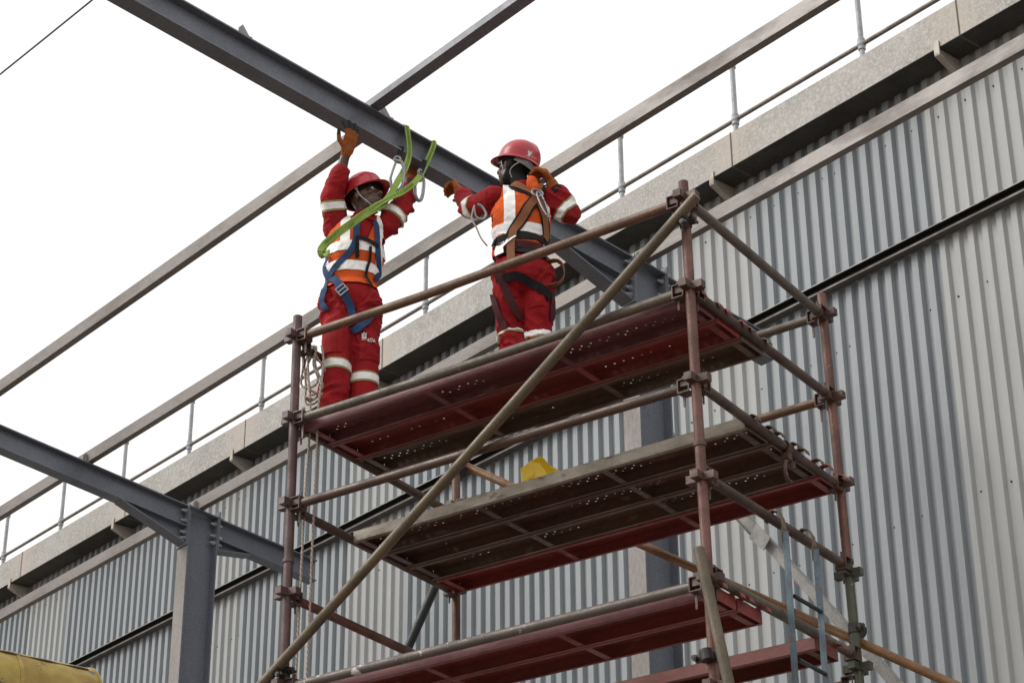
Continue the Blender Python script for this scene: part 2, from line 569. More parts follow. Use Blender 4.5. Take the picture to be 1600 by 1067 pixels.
def portal(label, loc_s, far=6.2, cleats=(0.05, 1.05, 2.06, 3.05, 4.05, 5.05)):
    a = Vector((math.cos(AW), math.sin(AW)))
    root = thing('portal_frame', label, 'steel frame', (BX + a.x * loc_s, BY + a.y * loc_s, 0), AW, 'portal frames of the new steel building')
    h = CH / 2
    # rafter
    mb = MB(); ibeam(mb, 0, h + .012, far - h - .012, RD, RB_, ztop)
    raf = obj('rafter', mb, M_steel, root)
    for ct in cleats:
        q = MB()
        z0 = ztop(ct)
        M = Matrix.Translation((0, ct, z0))
        q.box((-.05, -.045, .0015), (.05, .045, .008), M)
        q.prism([(-.04, .008), (.045, .008), (.045, .055), (.02, .085)], lambda p, e: M @ Vector(((-.028, -.022)[e], p[0] - .012, p[1])))
        cl = obj('cleat', q, M_galv, raf)
    # haunch under the rafter
    def zh(t_):
        return ztop(.72) - RD - .001 - (.72 - t_) * .345
    mb = MB()
    mb.prism([(h + .012, ztop(h) - RD - .002), (.72, ztop(.72) - RD - .002), (.72, zh(.72)), (h + .012, zh(h + .012))], lambda p, e: ((-TW / 2, TW / 2)[e], p[0], p[1]))
    mb.prism([(h + .012, zh(h + .012) + .001), (.735, zh(.735) + .001), (.735, zh(.735) - TF), (h + .012, zh(h + .012) - TF)], lambda p, e: ((-RB_ / 2, RB_ / 2)[e], p[0], p[1]))
    obj('haunch', mb, M_steel, root)
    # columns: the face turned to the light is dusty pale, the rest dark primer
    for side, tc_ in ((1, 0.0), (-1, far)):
        zt = min(ztop(tc_ - h), ztop(tc_ + h)) + (-.004 if side > 0 else -.03)
        mb = MB()
        hb = CB / 2
        for sgn in (1, -1):
            y1 = tc_ + sgn * h
            mb.box((-hb, min(y1, y1 - sgn * .011), 0.0), (hb, max(y1, y1 - sgn * .011), zt - .012), mi=0)
        mb.box((-.0045, tc_ - h + .011, 0), (.0045, tc_ + h - .011, zt - .012))
        co = obj('column', mb, M_steel, root)
        obj('cap_plate', MB().prism([(tc_ - h, ztop(tc_ - h) - .012), (tc_ + h, ztop(tc_ + h) - .012), (tc_ + h, ztop(tc_ + h) - .003), (tc_ - h, ztop(tc_ - h) - .003)], lambda p, e: ((-hb, hb)[e], p[0], p[1])), M_steel, co)
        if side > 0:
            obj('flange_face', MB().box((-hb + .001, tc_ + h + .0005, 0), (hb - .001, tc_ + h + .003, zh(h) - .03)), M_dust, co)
        obj('base_plate', MB().box((-.15, tc_ - .2, .004), (.15, tc_ + .2, .024)), M_steel, co)
    # end plates with bolts
    ep = obj('end_plate', MB().box((-CB / 2 - .004, h + .0035, zh(h) - .02), (CB / 2 + .004, h + .0118, ztop(h) + .006)), M_steel, root)
    zz = ztop(h)
    bolts(ep, [(sx_, h + .012, z_) for sx_ in (-.036, .036) for z_ in (zz - .045, zz - .13, zz - .225, zz - .275)])
    # stub beam towards the wall
    mb = MB(); ibeam(mb, 0, -1.10, -h - .012, RD, RB_, ztop)
    sb = obj('stub_beam', mb, M_steel, root)
    mb = MB()
    zb = lambda t_: ztop(t_) - RD
    mb.prism([(-h - .012, zb(-h) - .002), (-.46, zb(-.46) - .002), (-h - .012, zb(-h) - .085)], lambda p, e: ((-TW / 2, TW / 2)[e], p[0], p[1]))
    mb.prism([(-h - .012, zb(-h) - .085), (-.47, zb(-.46) - .003), (-.47, zb(-.46) - .011), (-h - .012, zb(-h) - .094)], lambda p, e: ((-RB_ / 2, RB_ / 2)[e], p[0], p[1]))
    obj('haunch', mb, M_steel, root)
    ep = obj('end_plate', MB().box((-CB / 2 - .004, -h - .0118, zb(-h) - .10), (CB / 2 + .004, -h - .0005, ztop(-h) + .045)), M_steel, root)
    zz = ztop(-h)
    bolts(ep, [(sx_, -h - .012, z_) for sx_ in (-.036, .036) for z_ in (zz + .012, zz - .06, zz - .16, zz - .22)], (0, -1, 0))
    bolts(ep, [(sx_, -h + .0115, z_) for sx_ in (-.045, .045) for z_ in (zz - .06, zz - .16, zz - .22)], (0, 1, 0))
    return root
F1 = portal('nearer dark steel portal frame whose rafter the two workers are holding', -.01)
F2 = portal('farther dark steel portal frame standing left of the scaffold against the ribbed wall', 5.10)

def purlin(label, s0, s1, t0, w=.045, h=.095, name='purlin', cat='purlin', mat=None, group='purlins lying across the rafters'):
    root = thing(name, label, cat, (BX + math.cos(AW) * s0, BY + math.sin(AW) * s0, ztop(t0)), AW, group)
    th = .004
    # channel with its back to the outside (front) and lips
    prof = [(w, RS * w), (w, RS * w + h), (0, h), (0, h - .016), (th, h - .016), (th, h - th), (w - th, h - th + RS * w), (w - th, th + RS * w), (th, th), (th, .016), (0, .016), (0, 0)]
    a = Vector((math.cos(AW), math.sin(AW), 0)); nn = Vector((-a.y, a.x, 0))
    mb = MB().prism(prof, lambda p, e: ((0, s1 - s0)[e], t0 + p[0], p[1] + .0095))
    obj('channel', mb, mat or M_purlin, root)
    return root
purlin('brown eaves purlin running along the top of the ribbed wall over the column heads', -5.2, 10.3, .0)
purlin('long brown purlin crossing the picture midway, just above the roof-edge guard rail', -5.2, 10.3, 1.0)
purlin('brown purlin ending at the rafter above the worker with blue harness', .06, 10.3, 2.0)
purlin('thin dark purlin rising from the rafter to the top edge of the picture', -5.2, .04, 2.115, w=.07, h=.045, mat=M_steel)

# channel fixed along the wall face
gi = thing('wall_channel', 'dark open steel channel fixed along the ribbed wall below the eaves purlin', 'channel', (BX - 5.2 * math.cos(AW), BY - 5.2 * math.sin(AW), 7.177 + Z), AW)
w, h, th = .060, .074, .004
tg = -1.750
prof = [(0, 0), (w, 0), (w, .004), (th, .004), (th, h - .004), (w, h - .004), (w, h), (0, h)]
obj('channel', MB().prism(prof, lambda p, e: ((0, 17.5)[e], tg - w - .002 + p[0], p[1])), plain('channel with painted shade', (.026, .025, .024), .7), gi)  # near-black colour stands in for the shade inside the open channel
obj('lower_lip', MB().box((0, tg - .0015, -.004), (17.5, tg + .001, .011)).box((0, tg - w - .002, -.0045), (17.5, tg - .0017, -.0005)), paint('dark brown primer', (.10, .088, .08), (.075, .066, .06), None, scale=4), gi)
obj('upper_lip', MB().box((0, tg - .0015, h - .005), (17.5, tg + .001, h + .003)), M_galv, gi)

# wall bracing -----------------------------------------------------------
wb = thing('diagonal_brace', 'pale galvanised channel brace sloping down behind the ladder from the nearer column', 'brace', BASE, AW)
P, Q = Vector((.16, -.20, 5.80 + Z)), Vector((-3.9, -.20, .7 + Z))
d = (Q - P).normalized()
mid = P + d * 1.36
nz = Vector((0, 1, 0)).cross(d).normalized()
def chan(p0, p1, hw, dp, flip=1):
    mb = MB()
    prof = [(-hw, 0), (hw, 0), (hw, dp), (hw - .004, dp), (hw - .004, .004), (-hw + .004, .004), (-hw + .004, dp), (-hw, dp)]
    mb.prism(prof, lambda p, e: (p0, p1)[e] + nz * p[0] + Vector((0, flip * p[1], 0)))
    return mb
obj('upper_channel', chan(P, mid, .036, .035), M_galv, wb)
obj('lower_channel', chan(mid + d * .03, Q, .030, -.03), M_galv, wb)
obj('splice_plate', MB().prism([(-.045, -.03), (.05, -.045), (.055, .11), (-.03, .12)], lambda p, e: mid + nz * p[0] + d * p[1] + Vector((0, (.0365, .042)[e], 0))), M_galv, wb)
gp = MB().prism([(.0, .0), (-.16, .03), (-.16, -.19), (-.125, -.235), (.0, -.06)], lambda p, e: Vector(((-.004, .004)[e], p[0] - .01, 5.78 + Z + p[1])))
obj('gusset', gp, M_steel, wb)

# ------------------------------------------------------------------ scaffold tower
AS = -0.620137
OX, OY = -1.158, 10.392                       # foot of the left front standard
SBASE = (OX, OY, 0)
su = Vector((math.cos(AS), math.sin(AS), 0)); sv = Vector((-math.sin(AS), math.cos(AS), 0))
def SW_(a, b, z):                               # scaffold coordinates -> world
    return Vector((OX, OY, 0)) + su * a + sv * b + Vector((0, 0, z))
def tubemat(name, c1, c2, c3, **k):
    c1, c2 = tuple(x * .80 for x in c1), tuple(x * .68 for x in c2)
    return paint(name, c1, c2, c3, **{**dict(scale=7, rough=.47, fine=90, vscale=(1, 1, 1), bstr=.35, lo=.38, hi=.60), **{**k, 'spot': k.get('spot', 0) + .035}})
T_maroon = tubemat('maroon painted tube', (.130, .064, .062), (.078, .043, .042), (.28, .24, .21), spot=.0)
T_red = tubemat('rusty red tube', (.20, .078, .05), (.105, .05, .036), (.34, .29, .25), spot=.015)
T_green = tubemat('green painted tube', (.075, .085, .05), (.10, .09, .06), (.33, .31, .25), spot=.03)
T_rust = tubemat('rust brown tube', (.20, .105, .06), (.13, .08, .052), (.30, .25, .2), spot=.01)
T_grey = tubemat('grey brown weathered tube', (.165, .135, .10), (.105, .085, .065), (.26, .24, .2), spot=.02)
T_dark = tubemat('dark plum tube', (.125, .070, .050), (.07, .043, .034), (.24, .19, .16), spot=.0)
T_splash = tubemat('tube splashed with white paint', (.17, .135, .115), (.12, .095, .08), (.58, .57, .54), spot=.06, scale=4)
T_tan = tubemat('khaki tan tube', (.165, .122, .072), (.10, .078, .05), (.12, .1, .08), spot=.02, scale=5)
T_orange = tubemat('orange brown tube', (.30, .145, .05), (.19, .095, .04), (.12, .07, .04), spot=.03)
T_teal = tubemat('dark slate tube', (.045, .055, .062), (.035, .042, .047), None)
M_clamp = tubemat('blackened coupler', (.026, .022, .02), (.05, .036, .028), (.10, .065, .045), spot=.04)
M_lug = tubemat('rusty pressed steel', (.13, .062, .043), (.08, .046, .036), (.28, .2, .16), spot=.02)
M_lug2 = tubemat('maroon pressed steel', (.14, .075, .068), (.10, .06, .055), (.24, .2, .18), spot=.02)

tower = thing('scaffold_tower', 'rusty steel tube scaffold tower with three plank decks in front of the ribbed wall', 'scaffold', SBASE, AS)
TR = .0242
LV = [5.41, 4.92, 4.43, 3.94, 3.45]            # cup levels measured from eye height
POSTS = {                                       # top (a, b, z), lean per metre downwards, top material, split height, lower material
    'LF': ((0.0, 0.0), 5.545, (.008, 0), T_maroon, 4.13, T_maroon),
    'RF': ((2.437, .012), 5.515, (.0136, 0), T_red, 4.12, T_red),
    'RB': ((2.405, 1.462), 5.545, (.0165, 0), T_red, 4.02, T_green),
    'LB': ((-.03, 1.462), 5.52, (.008, 0), T_rust, 4.0, T_rust),
}
def pp(k, z):
    (a, b), zt, (la, lb), *_ = POSTS[k]
    return Vector((a + la * (zt - z), b + lb * (zt - z), z + Z))
dirs = {'u': Vector((1, 0, 0)), '-u': Vector((-1, 0, 0)), 'v': Vector((0, 1, 0)), '-v': Vector((0, -1, 0))}
def lug_mesh(mat, ds):
    """pressed lugs welded to a standard at one level: short channel arms standing out of the tube"""
    mb = MB()
    for d in ds:
        M = frame((0, 0, 0), d, (0, 0, 1))
        mb.box((TR - .004, -.020, -.019), (TR + .044, -.0155, .019), M)
        mb.box((TR - .004, .0155, -.019), (TR + .044, .020, .019), M)
        mb.box((TR + .0442, -.020, -.019), (TR + .049, .020, .019), M)
        mb.box((TR - .002, -.0153, -.019), (TR + .044, .0153, -.0150), M)
    return mb
STD = {}
for k, (ab_, zt, ln, m1, zs, m2) in POSTS.items():
    st = obj('standard', MB().tube(pp(k, zs), pp(k, zt), TR, n=20), m1, tower, 40)
    STD[k] = st
    obj('bore', MB().tube(pp(k, zt) + Vector((0, 0, .0005)), pp(k, zt) + Vector((0, 0, .001)), TR - .004, n=16), M_clamp, st)
    lo = obj('standard', MB().tube(pp(k, -1.59), pp(k, zs - .002), TR, n=20), m2, tower, 40)
    c0 = pp(k, zs)
    obj('joint_collar', MB().tube(c0 - Vector((0, 0, .012)), c0 + Vector((0, 0, .006)), TR + .006, n=20), M_lug if k != 'LF' else M_lug2, lo, 40)
    if k == 'RB':
        lo['label'] = 'green painted lower length of the standard'
    for i, z in enumerate(LV + [2.96, 2.47, 1.98, 1.49, .5, -.5]):
        par = st if z > zs else lo
        o = obj('node_lugs', lug_mesh(m1, list(dirs.values())), (M_lug2 if k == 'LF' else (T_green if (k == 'RB' and z < zs) else M_lug)), par)
        o.location = pp(k, z + .012)
    for q in range(5):                            # rust spots and pin holes
        pass

def end_bracket(mb, p, d, r=TR):
    """C shaped pressing at the end of a ledger that drops over the lug"""
    M = frame(p, d, (0, 0, 1))                    # x points from the standard out along the tube
    mb.box((.022, -.031, .030), (.082, .031, .0355), M)
    mb.box((.022, -.031, -.0355), (.078, .031, -.030), M)
    mb.box((.0785, -.031, -.0350), (.0845, .031, .0295), M)
    mb.box((.020, -.0315, -.0300), (.026, -.0275, .0295), M)
    mb.box((.020, .0275, -.0300), (.026, .0315, .0295), M)
def wedge_mesh(mb, p, d, drop=.1):
    M = frame(p, d, (0, 0, 1))
    mb.prism([(.055, .062), (.073, .062), (.070, -drop), (.060, -drop)], lambda q, e: M @ Vector((q[0], (-.0025, .0025)[e], q[1])))
def ledger(name, p0, p1, mat, bm=None, sag=0., wob=(), ends=(1, 1)):
    p0, p1 = Vector(p0), Vector(p1)
    d = (p1 - p0).normalized()
    n = 13 if (sag or wob) else 2
    pts = []
    for i in range(n):
        f_ = i / (n - 1)
        q = (p0 + d * .080).lerp(p1 - d * .080, f_)
        q.z -= sag * 4 * f_ * (1 - f_)
        for (x, amp) in wob:
            q.z += amp * math.exp(-((f_ - x) / .14) ** 2)
        pts.append(q)
    o = obj(name, MB().path(pts, TR, n=20), mat, tower, 40)
    for e, (p, dd) in enumerate(((p0, d), (p1, -d))):
        if not ends[e]:
            continue
        mb = MB(); end_bracket(mb, p, dd)
        br = obj('end_bracket', mb, bm or M_lug, o)
        mb = MB(); wedge_mesh(mb, p, dd, random.uniform(.075, .12))
        obj('wedge', mb, M_lug2 if random.random() < .5 else M_lug, o)
    return o
G, D, M2, M3, L3 = LV
# front face
ledger('ledger', pp('LF', G), pp('RF', G), T_rust, M_lug, sag=.007, wob=((.30, -.006),))
ledger('ledger', pp('LF', D), pp('RF', D), T_grey, M_lug, sag=.010)
ledger('ledger', pp('LF', M2), pp('RF', M2 - .008), T_dark, M_lug)
ledger('ledger', pp('LF', L3), pp('RF', L3), T_splash, M_lug)
# back face
ledger('ledger', pp('LB', G + .01), pp('RB', G + .01), T_grey)
ledger('ledger', pp('LB', D + .01), pp('RB', D + .01), T_rust)
ledger('ledger', pp('LB', L3 - .06), pp('RB', L3 - .06), T_rust)
# right end
ledger('transom', pp('RF', G + .015), pp('RB', G), T_grey)
ledger('transom', pp('RF', D), pp('RB', D + .012), T_dark)
ledger('transom', pp('RF', M2 + .005), pp('RB', M2 - .01), T_dark)
ledger('transom', pp('RF', M3 + .03), pp('RB', M3 + .048), T_dark)
ledger('transom', pp('RF', L3 + .04), pp('RB', L3 + .07), T_grey)
# left end
ledger('transom', pp('LF', G - .035), pp('LB', G - .02), T_dark)
ledger('transom', pp('LF', D - .02), pp('LB', D - .04), T_dark)
ledger('transom', pp('LF', M2 - .01), pp('LB', M2 - .02), T_dark)
ledger('transom', pp('LF', M3), pp('LB', M3 - .01), T_red)
ledger('transom', pp('LF', L3 - .05), pp('LB', L3 - .05), T_dark)
# braces
def brace(p0, p1, mat, r=TR, label=None, bend=0):
    p0, p1 = Vector(p0), Vector(p1)
    pts = [p0.lerp(p1, i / 10) for i in range(11)]
    for i, q in enumerate(pts):
        q.z += bend * math.sin(math.pi * i / 10)
    o = obj('brace', MB().path(pts, r, n=20), mat, tower, 40)
    if label:
        o['label'] = label
    return o
br1 = brace((-.13, -.062, 3.435 + Z), (2.545, -.055, 5.368 + Z), T_tan, .0262, 'long khaki tube bracing the front face from lower left to upper right', -.012)
br2 = brace((-.02, 1.515, 5.222 + Z), (3.75, 1.515, 2.745 + Z), T_orange, .0235, 'orange brown tube sloping down along the back face')
br3 = brace((2.468, -.064, 3.585 + Z), (2.86, -.064, 1.4 + Z), T_tan, .0255, 'short khaki tube with a sawn end clamped beside the right front standard')
br4 = brace((.02, 1.53, 4.93 + Z), (-3.80, 1.53, -1.58 + Z), T_teal, .026, 'dark slate raking tube behind the lower decks')
def swivel(p, ax1, ax2, parent, r=TR):
    """two half-shell bands with a bolt between"""
    p = Vector(p)
    for ax, off in ((Vector(ax1).normalized(), 0.0), (Vector(ax2).normalized(), 1.0)):
        mb = MB()
        side = Vector((0, -1, 0))
        cpt = p + side * (.056 * off)
        M = frame(cpt, ax, side)
        n = 18
        for rr, w_ in ((r + .006, .024),):
            pts0 = [M @ Vector((-w_, rr * math.cos(2 * math.pi * i / n), rr * math.sin(2 * math.pi * i / n))) for i in range(n)]
            pts1 = [M @ Vector((w_, rr * math.cos(2 * math.pi * i / n), rr * math.sin(2 * math.pi * i / n))) for i in range(n)]
            mb.add(pts0 + pts1, [(i, (i + 1) % n, n + (i + 1) % n, n + i) for i in range(n)] + [tuple(range(n))[::-1], tuple(range(n, 2 * n))])
        mb.box((-.016, -.056, -.010), (.016, -r + .002, .010), M)
        mb.tube(M @ Vector((0, -.047, -.03)), M @ Vector((0, -.047, .035)), .0075, n=8)
        mb.tube(M @ Vector((0, -.047, .018)), M @ Vector((0, -.047, .032)), .014, n=6)
        obj('coupler', mb, M_clamp, parent)
dn = (br_d := (Vector((2.545, -.055, 5.368)) - Vector((-.13, -.062, 3.435))).normalized())
swivel(pp('RF', 5.285), (0, 0, 1), dn, br1)
swivel(pp('LF', 3.535), (0, 0, 1), dn, br1)
swivel(pp('RF', 3.10), (0, 0, 1), (.18, 0, -1), br3)
swivel(pp('RB', 3.665) + Vector((0, .055, 0)), (.84, 0, -.54), (0, 0, 1), br2)
swivel(pp('LB', 5.18) + Vector((0, .055, 0)), (.84, 0, -.54), (0, 0, 1), br2)

# loose half coupler hanging from the right end transom
def onT(kz, f_):
    return pp('RF', kz + .005).lerp(pp('RB', kz - .01), f_)
cc = onT(M2, .60)
dT = (pp('RB', M2) - pp('RF', M2)).normalized()
mb = MB()
M = frame(cc, dT, (0, 0, 1))
n = 16
for w0, w1 in ((-.03, .03),):
    a0 = [M @ Vector((w0, (TR + .008) * math.cos(2 * math.pi * i / n), (TR + .008) * math.sin(2 * math.pi * i / n))) for i in range(n)]
    a1 = [M @ Vector((w1, (TR + .008) * math.cos(2 * math.pi * i / n), (TR + .008) * math.sin(2 * math.pi * i / n))) for i in range(n)]
    mb.add(a0 + a1, [(i, (i + 1) % n, n + (i + 1) % n, n + i) for i in range(n)])
mb.box((-.022, -.02, -.062), (.022, .02, -.028), M)
hk = [M @ Vector((.012 + .052 * math.cos(a_) * .75, 0, -.115 + .058 * math.sin(a_))) for a_ in [R_(x) for x in range(95, 320, 15)]]
mb.path([M @ Vector((0, 0, -.055))] + hk, [.011] + [.012] * (len(hk) - 3) + [.010, .009, .007], n=8)
mb.tube(M @ Vector((.045, 0, -.035)), M @ Vector((.062, 0, -.082)), .007, n=8)
mb.tube(M @ Vector((.054, 0, -.062)), M @ Vector((.062, 0, -.084)), .014, n=6)
obj('hanging_coupler', mb, M_lug, tower, 40)

# ------------------------------------------------------------------ perforated planks
def plankmat(name, c1, c2, c3, **k):
    return paint(name, c1, c2, c3, **{**dict(scale=3.0, rough=.55, fine=55, vscale=(.35, 1, 1), bstr=.2), **k})
P_burg = plankmat('burgundy plank', (.215, .075, .082), (.135, .048, .053), (.25, .15, .14), spot=.06, scale=4.5)
P_red = plankmat('red oxide plank', (.27, .052, .044), (.15, .038, .033), (.25, .15, .115), spot=.07, scale=4.5)
P_brown = plankmat('rust brown plank', (.155, .10, .07), (.085, .055, .042), (.23, .185, .145), spot=.09, scale=5)
P_crust = plankmat('plank crusted with dried concrete', (.27, .235, .18), (.16, .125, .09), (.13, .07, .04), spot=.12, scale=7)
P_dark = plankmat('grimy oxide plank', (.135, .075, .055), (.075, .043, .035), (.22, .165, .125), spot=.09, scale=5)
P_scar = plankmat('scarred red plank', (.19, .045, .034), (.11, .038, .028), (.33, .26, .22), spot=.07)
PW, PH = .226, .063
def plank(label, a0, a1, b0, zt, mat, edge=None, row=3, stiff=4, seed=0, face_len=None):
    """steel scaffold board: folded channel with open underside, holed top, cross stiffeners and end hooks"""
    rr = random.Random(seed)
    L = a1 - a0
    root = thing('scaffold_plank', label, 'plank', SW_(a0, b0, zt - PH + Z), AS, 'steel planks on the scaffold decks')
    # top sheet with punched holes
    mb = MB()
    ny = 9
    dx = .027
    nx = int((L - .06) / dx)
    x_off = (L - nx * dx) / 2
    holes = set()
    rows = {3: (4, 5, 7), 4: (4, 5, 6, 7), 1: (5,), 2: (5, 6)}[row]
    for i in range(nx):
        for j in rows:
            if (i + j) % 2 == 0 if row != 1 else i % 3 == 0:
                if noise.noise(Vector((i * .07, j * .25, seed * 3.3))) > -.12 and rr.random() < .85:
                    holes.add((i, j))
    T = 0.0018
    ys = [PW * j / ny for j in range(ny + 1)]
    xs = [0] + [x_off + dx * i for i in range(nx + 1)] + [L]
    for i in range(len(xs) - 1):
        j = 0
        while j < ny:
            if 0 < i < len(xs) - 2 and (i - 1, j) in holes:
                x0, x1, y0, y1 = xs[i], xs[i + 1], ys[j], ys[j + 1]
                cx, cy = (x0 + x1) / 2, (y0 + y1) / 2
                r = .0062
                out = [(x0, y0), (cx, y0), (x1, y0), (x1, cy), (x1, y1), (cx, y1), (x0, y1), (x0, cy)]
                inn = [(cx + r * math.cos(a_), cy + r * math.sin(a_)) for a_ in [R_(225 + 45 * q) for q in range(8)]]
                for z_ in (PH, PH - T):
                    mb.add([(x, y, z_) for x, y in out + inn], [(q, (q + 1) % 8, 8 + (q + 1) % 8, 8 + q) for q in range(8)])
                j += 1
            else:
                j2 = j
                while j2 < ny and not (0 < i < len(xs) - 2 and (i - 1, j2) in holes):
                    j2 += 1
                for z_ in (PH, PH - T):
                    mb.add([(xs[i], ys[j], z_), (xs[i + 1], ys[j], z_), (xs[i + 1], ys[j2], z_), (xs[i], ys[j2], z_)], [(0, 1, 2, 3)])
                j = j2
    me = bpy.data.meshes.new('deck_sheet')
    me.from_pydata(mb.v, [], mb.f)
    obj('deck_sheet', me, mat, root)
    # folded sides with inward lips
    for y0, sgn in ((0.0, 1), (PW, -1)):
        q = MB()
        prof = [(0, PH - .0006), (0, .004), (.004, 0), (.022, 0), (.022, .0022), (.005, .0022), (.0022, .005), (.0022, PH - .0006)]
        q.prism(prof, lambda p, e: ((0, L)[e], y0 + sgn * p[0], p[1]))
        o = obj('side_fold', q, edge if (edge and sgn > 0) else mat, root)
    # longitudinal rib below the sheet
    q = MB()
    q.prism([(PW * .42, PH - .003), (PW * .45, PH - .014), (PW * .55, PH - .014), (PW * .58, PH - .003)], lambda p, e: ((.03, L - .03)[e], p[0], p[1]))
    obj('rib', q, mat, root)
    for k in range(stiff):
        x = .045 + (L - .09) * k / (stiff - 1)
        q = MB().box((x - .018, .0235, .0025), (x + .018, PW - .0235, .0065))
        obj('stiffener', q, mat, root)
    for x, sgn in ((0, -1), (L, 1)):
        q = MB().box((min(x + sgn * .0005, x + sgn * .003), .004, .002), (max(x + sgn * .0005, x + sgn * .003), PW - .004, PH - .0006))
        obj('end_plate', q, mat, root)
        for y in (.035, PW - .035):
            q = MB()
            pts = [(x - sgn * .01, y, PH - .006), (x + sgn * .012, y, PH + .004), (x + sgn * .035, y, PH + .006), (x + sgn * .054, y, PH - .006), (x + sgn * .060, y, PH - .026)]
            q.ribbon(pts, (0, 0, 1), .04, .005)
            obj('hook', q, mat, root)
    return root
zt = D + .018
plank('burgundy perforated plank at the front edge of the top deck', .022, 2.418, .052, zt, P_burg, row=4, seed=1)
plank('red perforated plank in the middle of the top deck under the workers', .022, 2.418, .285, zt, P_red, row=3, seed=2)
plank('brown weathered plank at the back of the top deck', .022, 2.418, .518, zt, P_brown, row=4, seed=3)
zt = M2 + .022
plank('plank crusted with pale dried concrete at the front of the middle deck', .022, 2.425, .495, zt, P_dark, edge=P_crust, row=4, seed=4)
plank('rust brown plank behind the concrete crusted one on the middle deck', .022, 2.425, .735, zt, P_dark, row=4, seed=5)
plank('dark grimy plank third from the front on the middle deck', .022, 2.425, .972, zt, P_brown, row=4, seed=6)
plank('plain red plank at the back of the middle deck reaching the right end', .022, 2.428, 1.215, zt, P_red, row=1, seed=7)
zt = L3 + .020
plank('red plank at the front of the lowest deck under the paint splashed tube', .022, 2.44, .060, zt, P_red, edge=P_burg, row=1, seed=8)
plank('dark red second plank of the lowest deck', .022, 2.442, .292, zt, P_red, row=1, seed=9)
plank('scarred red plank at the back of the lowest deck behind the ladder', .022, 2.452, 1.005, zt + .02, P_scar, row=2, seed=10)

# ------------------------------------------------------------------ ladder hooked on the right end
T_blue = paint('worn blue paint', (.105, .165, .205), (.075, .115, .145), (.15, .095, .07), scale=9, rough=.6, fine=70, spot=.14, bstr=.25)
M_hookst = tubemat('rusty yellow hook', (.22, .155, .085), (.15, .105, .065), (.2, .1, .06), spot=.05)
lad = thing('ladder', 'narrow blue steel ladder hooked on the right end of the scaffold', 'ladder', SW_(2.52, .655, 0), AS)
LZ0 = .4 + Z
for y, zt_ in ((0, 3.885), (.295, 3.89)):
    obj('rail', MB().box((-.006, y - .021, LZ0), (.006, y + .021, zt_ + Z)).box((.006, y - .021, LZ0), (.026, y - .017, zt_ + Z)), T_blue, lad)
    z1 = zt_ + Z
    mb = MB()
    mb.box((-.009, y - .026, z1 - .055), (-.0062, y + .026, z1 + .02))
    mb.box((-.0095, y + .010, z1 + .0205), (-.0062, y + .026, z1 + .055))
    pts = [(-.008, y, z1 + .02), (-.012, y, z1 + .075), (-.03, y, z1 + .112), (-.06, y, z1 + .122), (-.088, y, z1 + .105), (-.098, y, z1 + .075)]
    mb.ribbon(pts, [(1, 0, .1), (.9, 0, .4), (.5, 0, .8), (0, 0, 1), (-.6, 0, .7), (-1, 0, .2)], .034, .005)
    obj('hook', mb, M_hookst, lad)
for k in range(10):
    z = 3.575 - .307 * k
    if z + Z > LZ0 + .1:
        obj('rung', MB().tube((.012, .0215, z + Z), (.012, .2735, z + Z), .0105, n=10), T_teal, lad, 40)
        mb = MB()
        for y in (0, .295):
            mb.tube((.0062, y, z + Z), (.011, y, z + Z), .012, n=8).tube((-.011, y, z + Z), (-.0062, y, z + Z), .012, n=8)
        e = obj('rivets', mb, T_rust, lad)
        e['kind'] = 'stuff'

# ------------------------------------------------------------------ rope
m, t, b = new_mat('twisted rope')
v = coords(t, (1, 1, 1))
wv = t.nodes.new('ShaderNodeTexWave'); wv.inputs['Scale'].default_value = 22; wv.inputs['Distortion'].default_value = 2.0
wv.bands_direction = 'DIAGONAL'
t.links.new(v, wv.inputs['Vector'])
t.links.new(mixc(t, wv.outputs['Fac'], (.36, .265, .21), (.58, .50, .43)), b.inputs['Base Color'])
b.inputs['Roughness'].default_value = .9
bump(t, b, wv.outputs['Fac'], .8, .006)
M_rope = m
def smooth_pts(pts, n=6):
    out = []
    P_ = [Vector(p) for p in pts]
    for i in range(len(P_) - 1):
        a, b_, c_, d_ = P_[max(i - 1, 0)], P_[i], P_[i + 1], P_[min(i + 2, len(P_) - 1)]
        for k in range(n):
            f_ = k / n
            out.append(.5 * ((2 * b_) + (c_ - a) * f_ + (2 * a - 5 * b_ + 4 * c_ - d_) * f_ ** 2 + (3 * b_ - a - 3 * c_ + d_) * f_ ** 3))
    out.append(P_[-1])
    return out
rp = thing('rope', 'pale twisted rope coiled over the left end tube with two ends hanging down', 'rope', SBASE, AS)
RR = .0062
g0 = G - .035
def RP(a, b_, z):
    return Vector((a, b_, z + Z))
loops = []
for k, (b_, dz, wd) in enumerate(((.10, .24, .018), (.122, .33, .024), (.145, .27, .02))):
    pts = []
    for i in range(25):
        an = 2 * math.pi * i / 24
        side = math.sin(an)
        z = g0 + .034 - (1 - math.cos(an)) / 2 * dz
        pts.append(RP(.045 * side * (1 + .5 * (1 - math.cos(an)) / 2) + .02 * math.sin(3 * an + k), b_ + wd * math.sin(an * .5) + .012 * math.cos(2 * an + k), z))
    obj('coil', MB().path(pts, RR, n=8), M_rope, rp, 60)
obj('hanging_end', MB().path(smooth_pts([RP(.035, .115, g0 + .03), RP(-.01, .11, g0 - .05), RP(.03, .10, 5.02), RP(.028, .10, 4.8), RP(.018, .10, 4.57), RP(.010, .10, 4.0), RP(.004, .10, 3.4), RP(-.004, .10, 2.6)]), RR, n=8), M_rope, rp, 60)
obj('hanging_end', MB().path(smooth_pts([RP(.06, .135, g0 + .03), RP(.09, .12, g0 - .1), RP(.082, .10, 5.0), RP(.085, .10, 4.78), RP(.080, .10, 4.3), RP(.079, .10, 3.6), RP(.07, .10, 2.6)]), RR, n=8), M_rope, rp, 60)
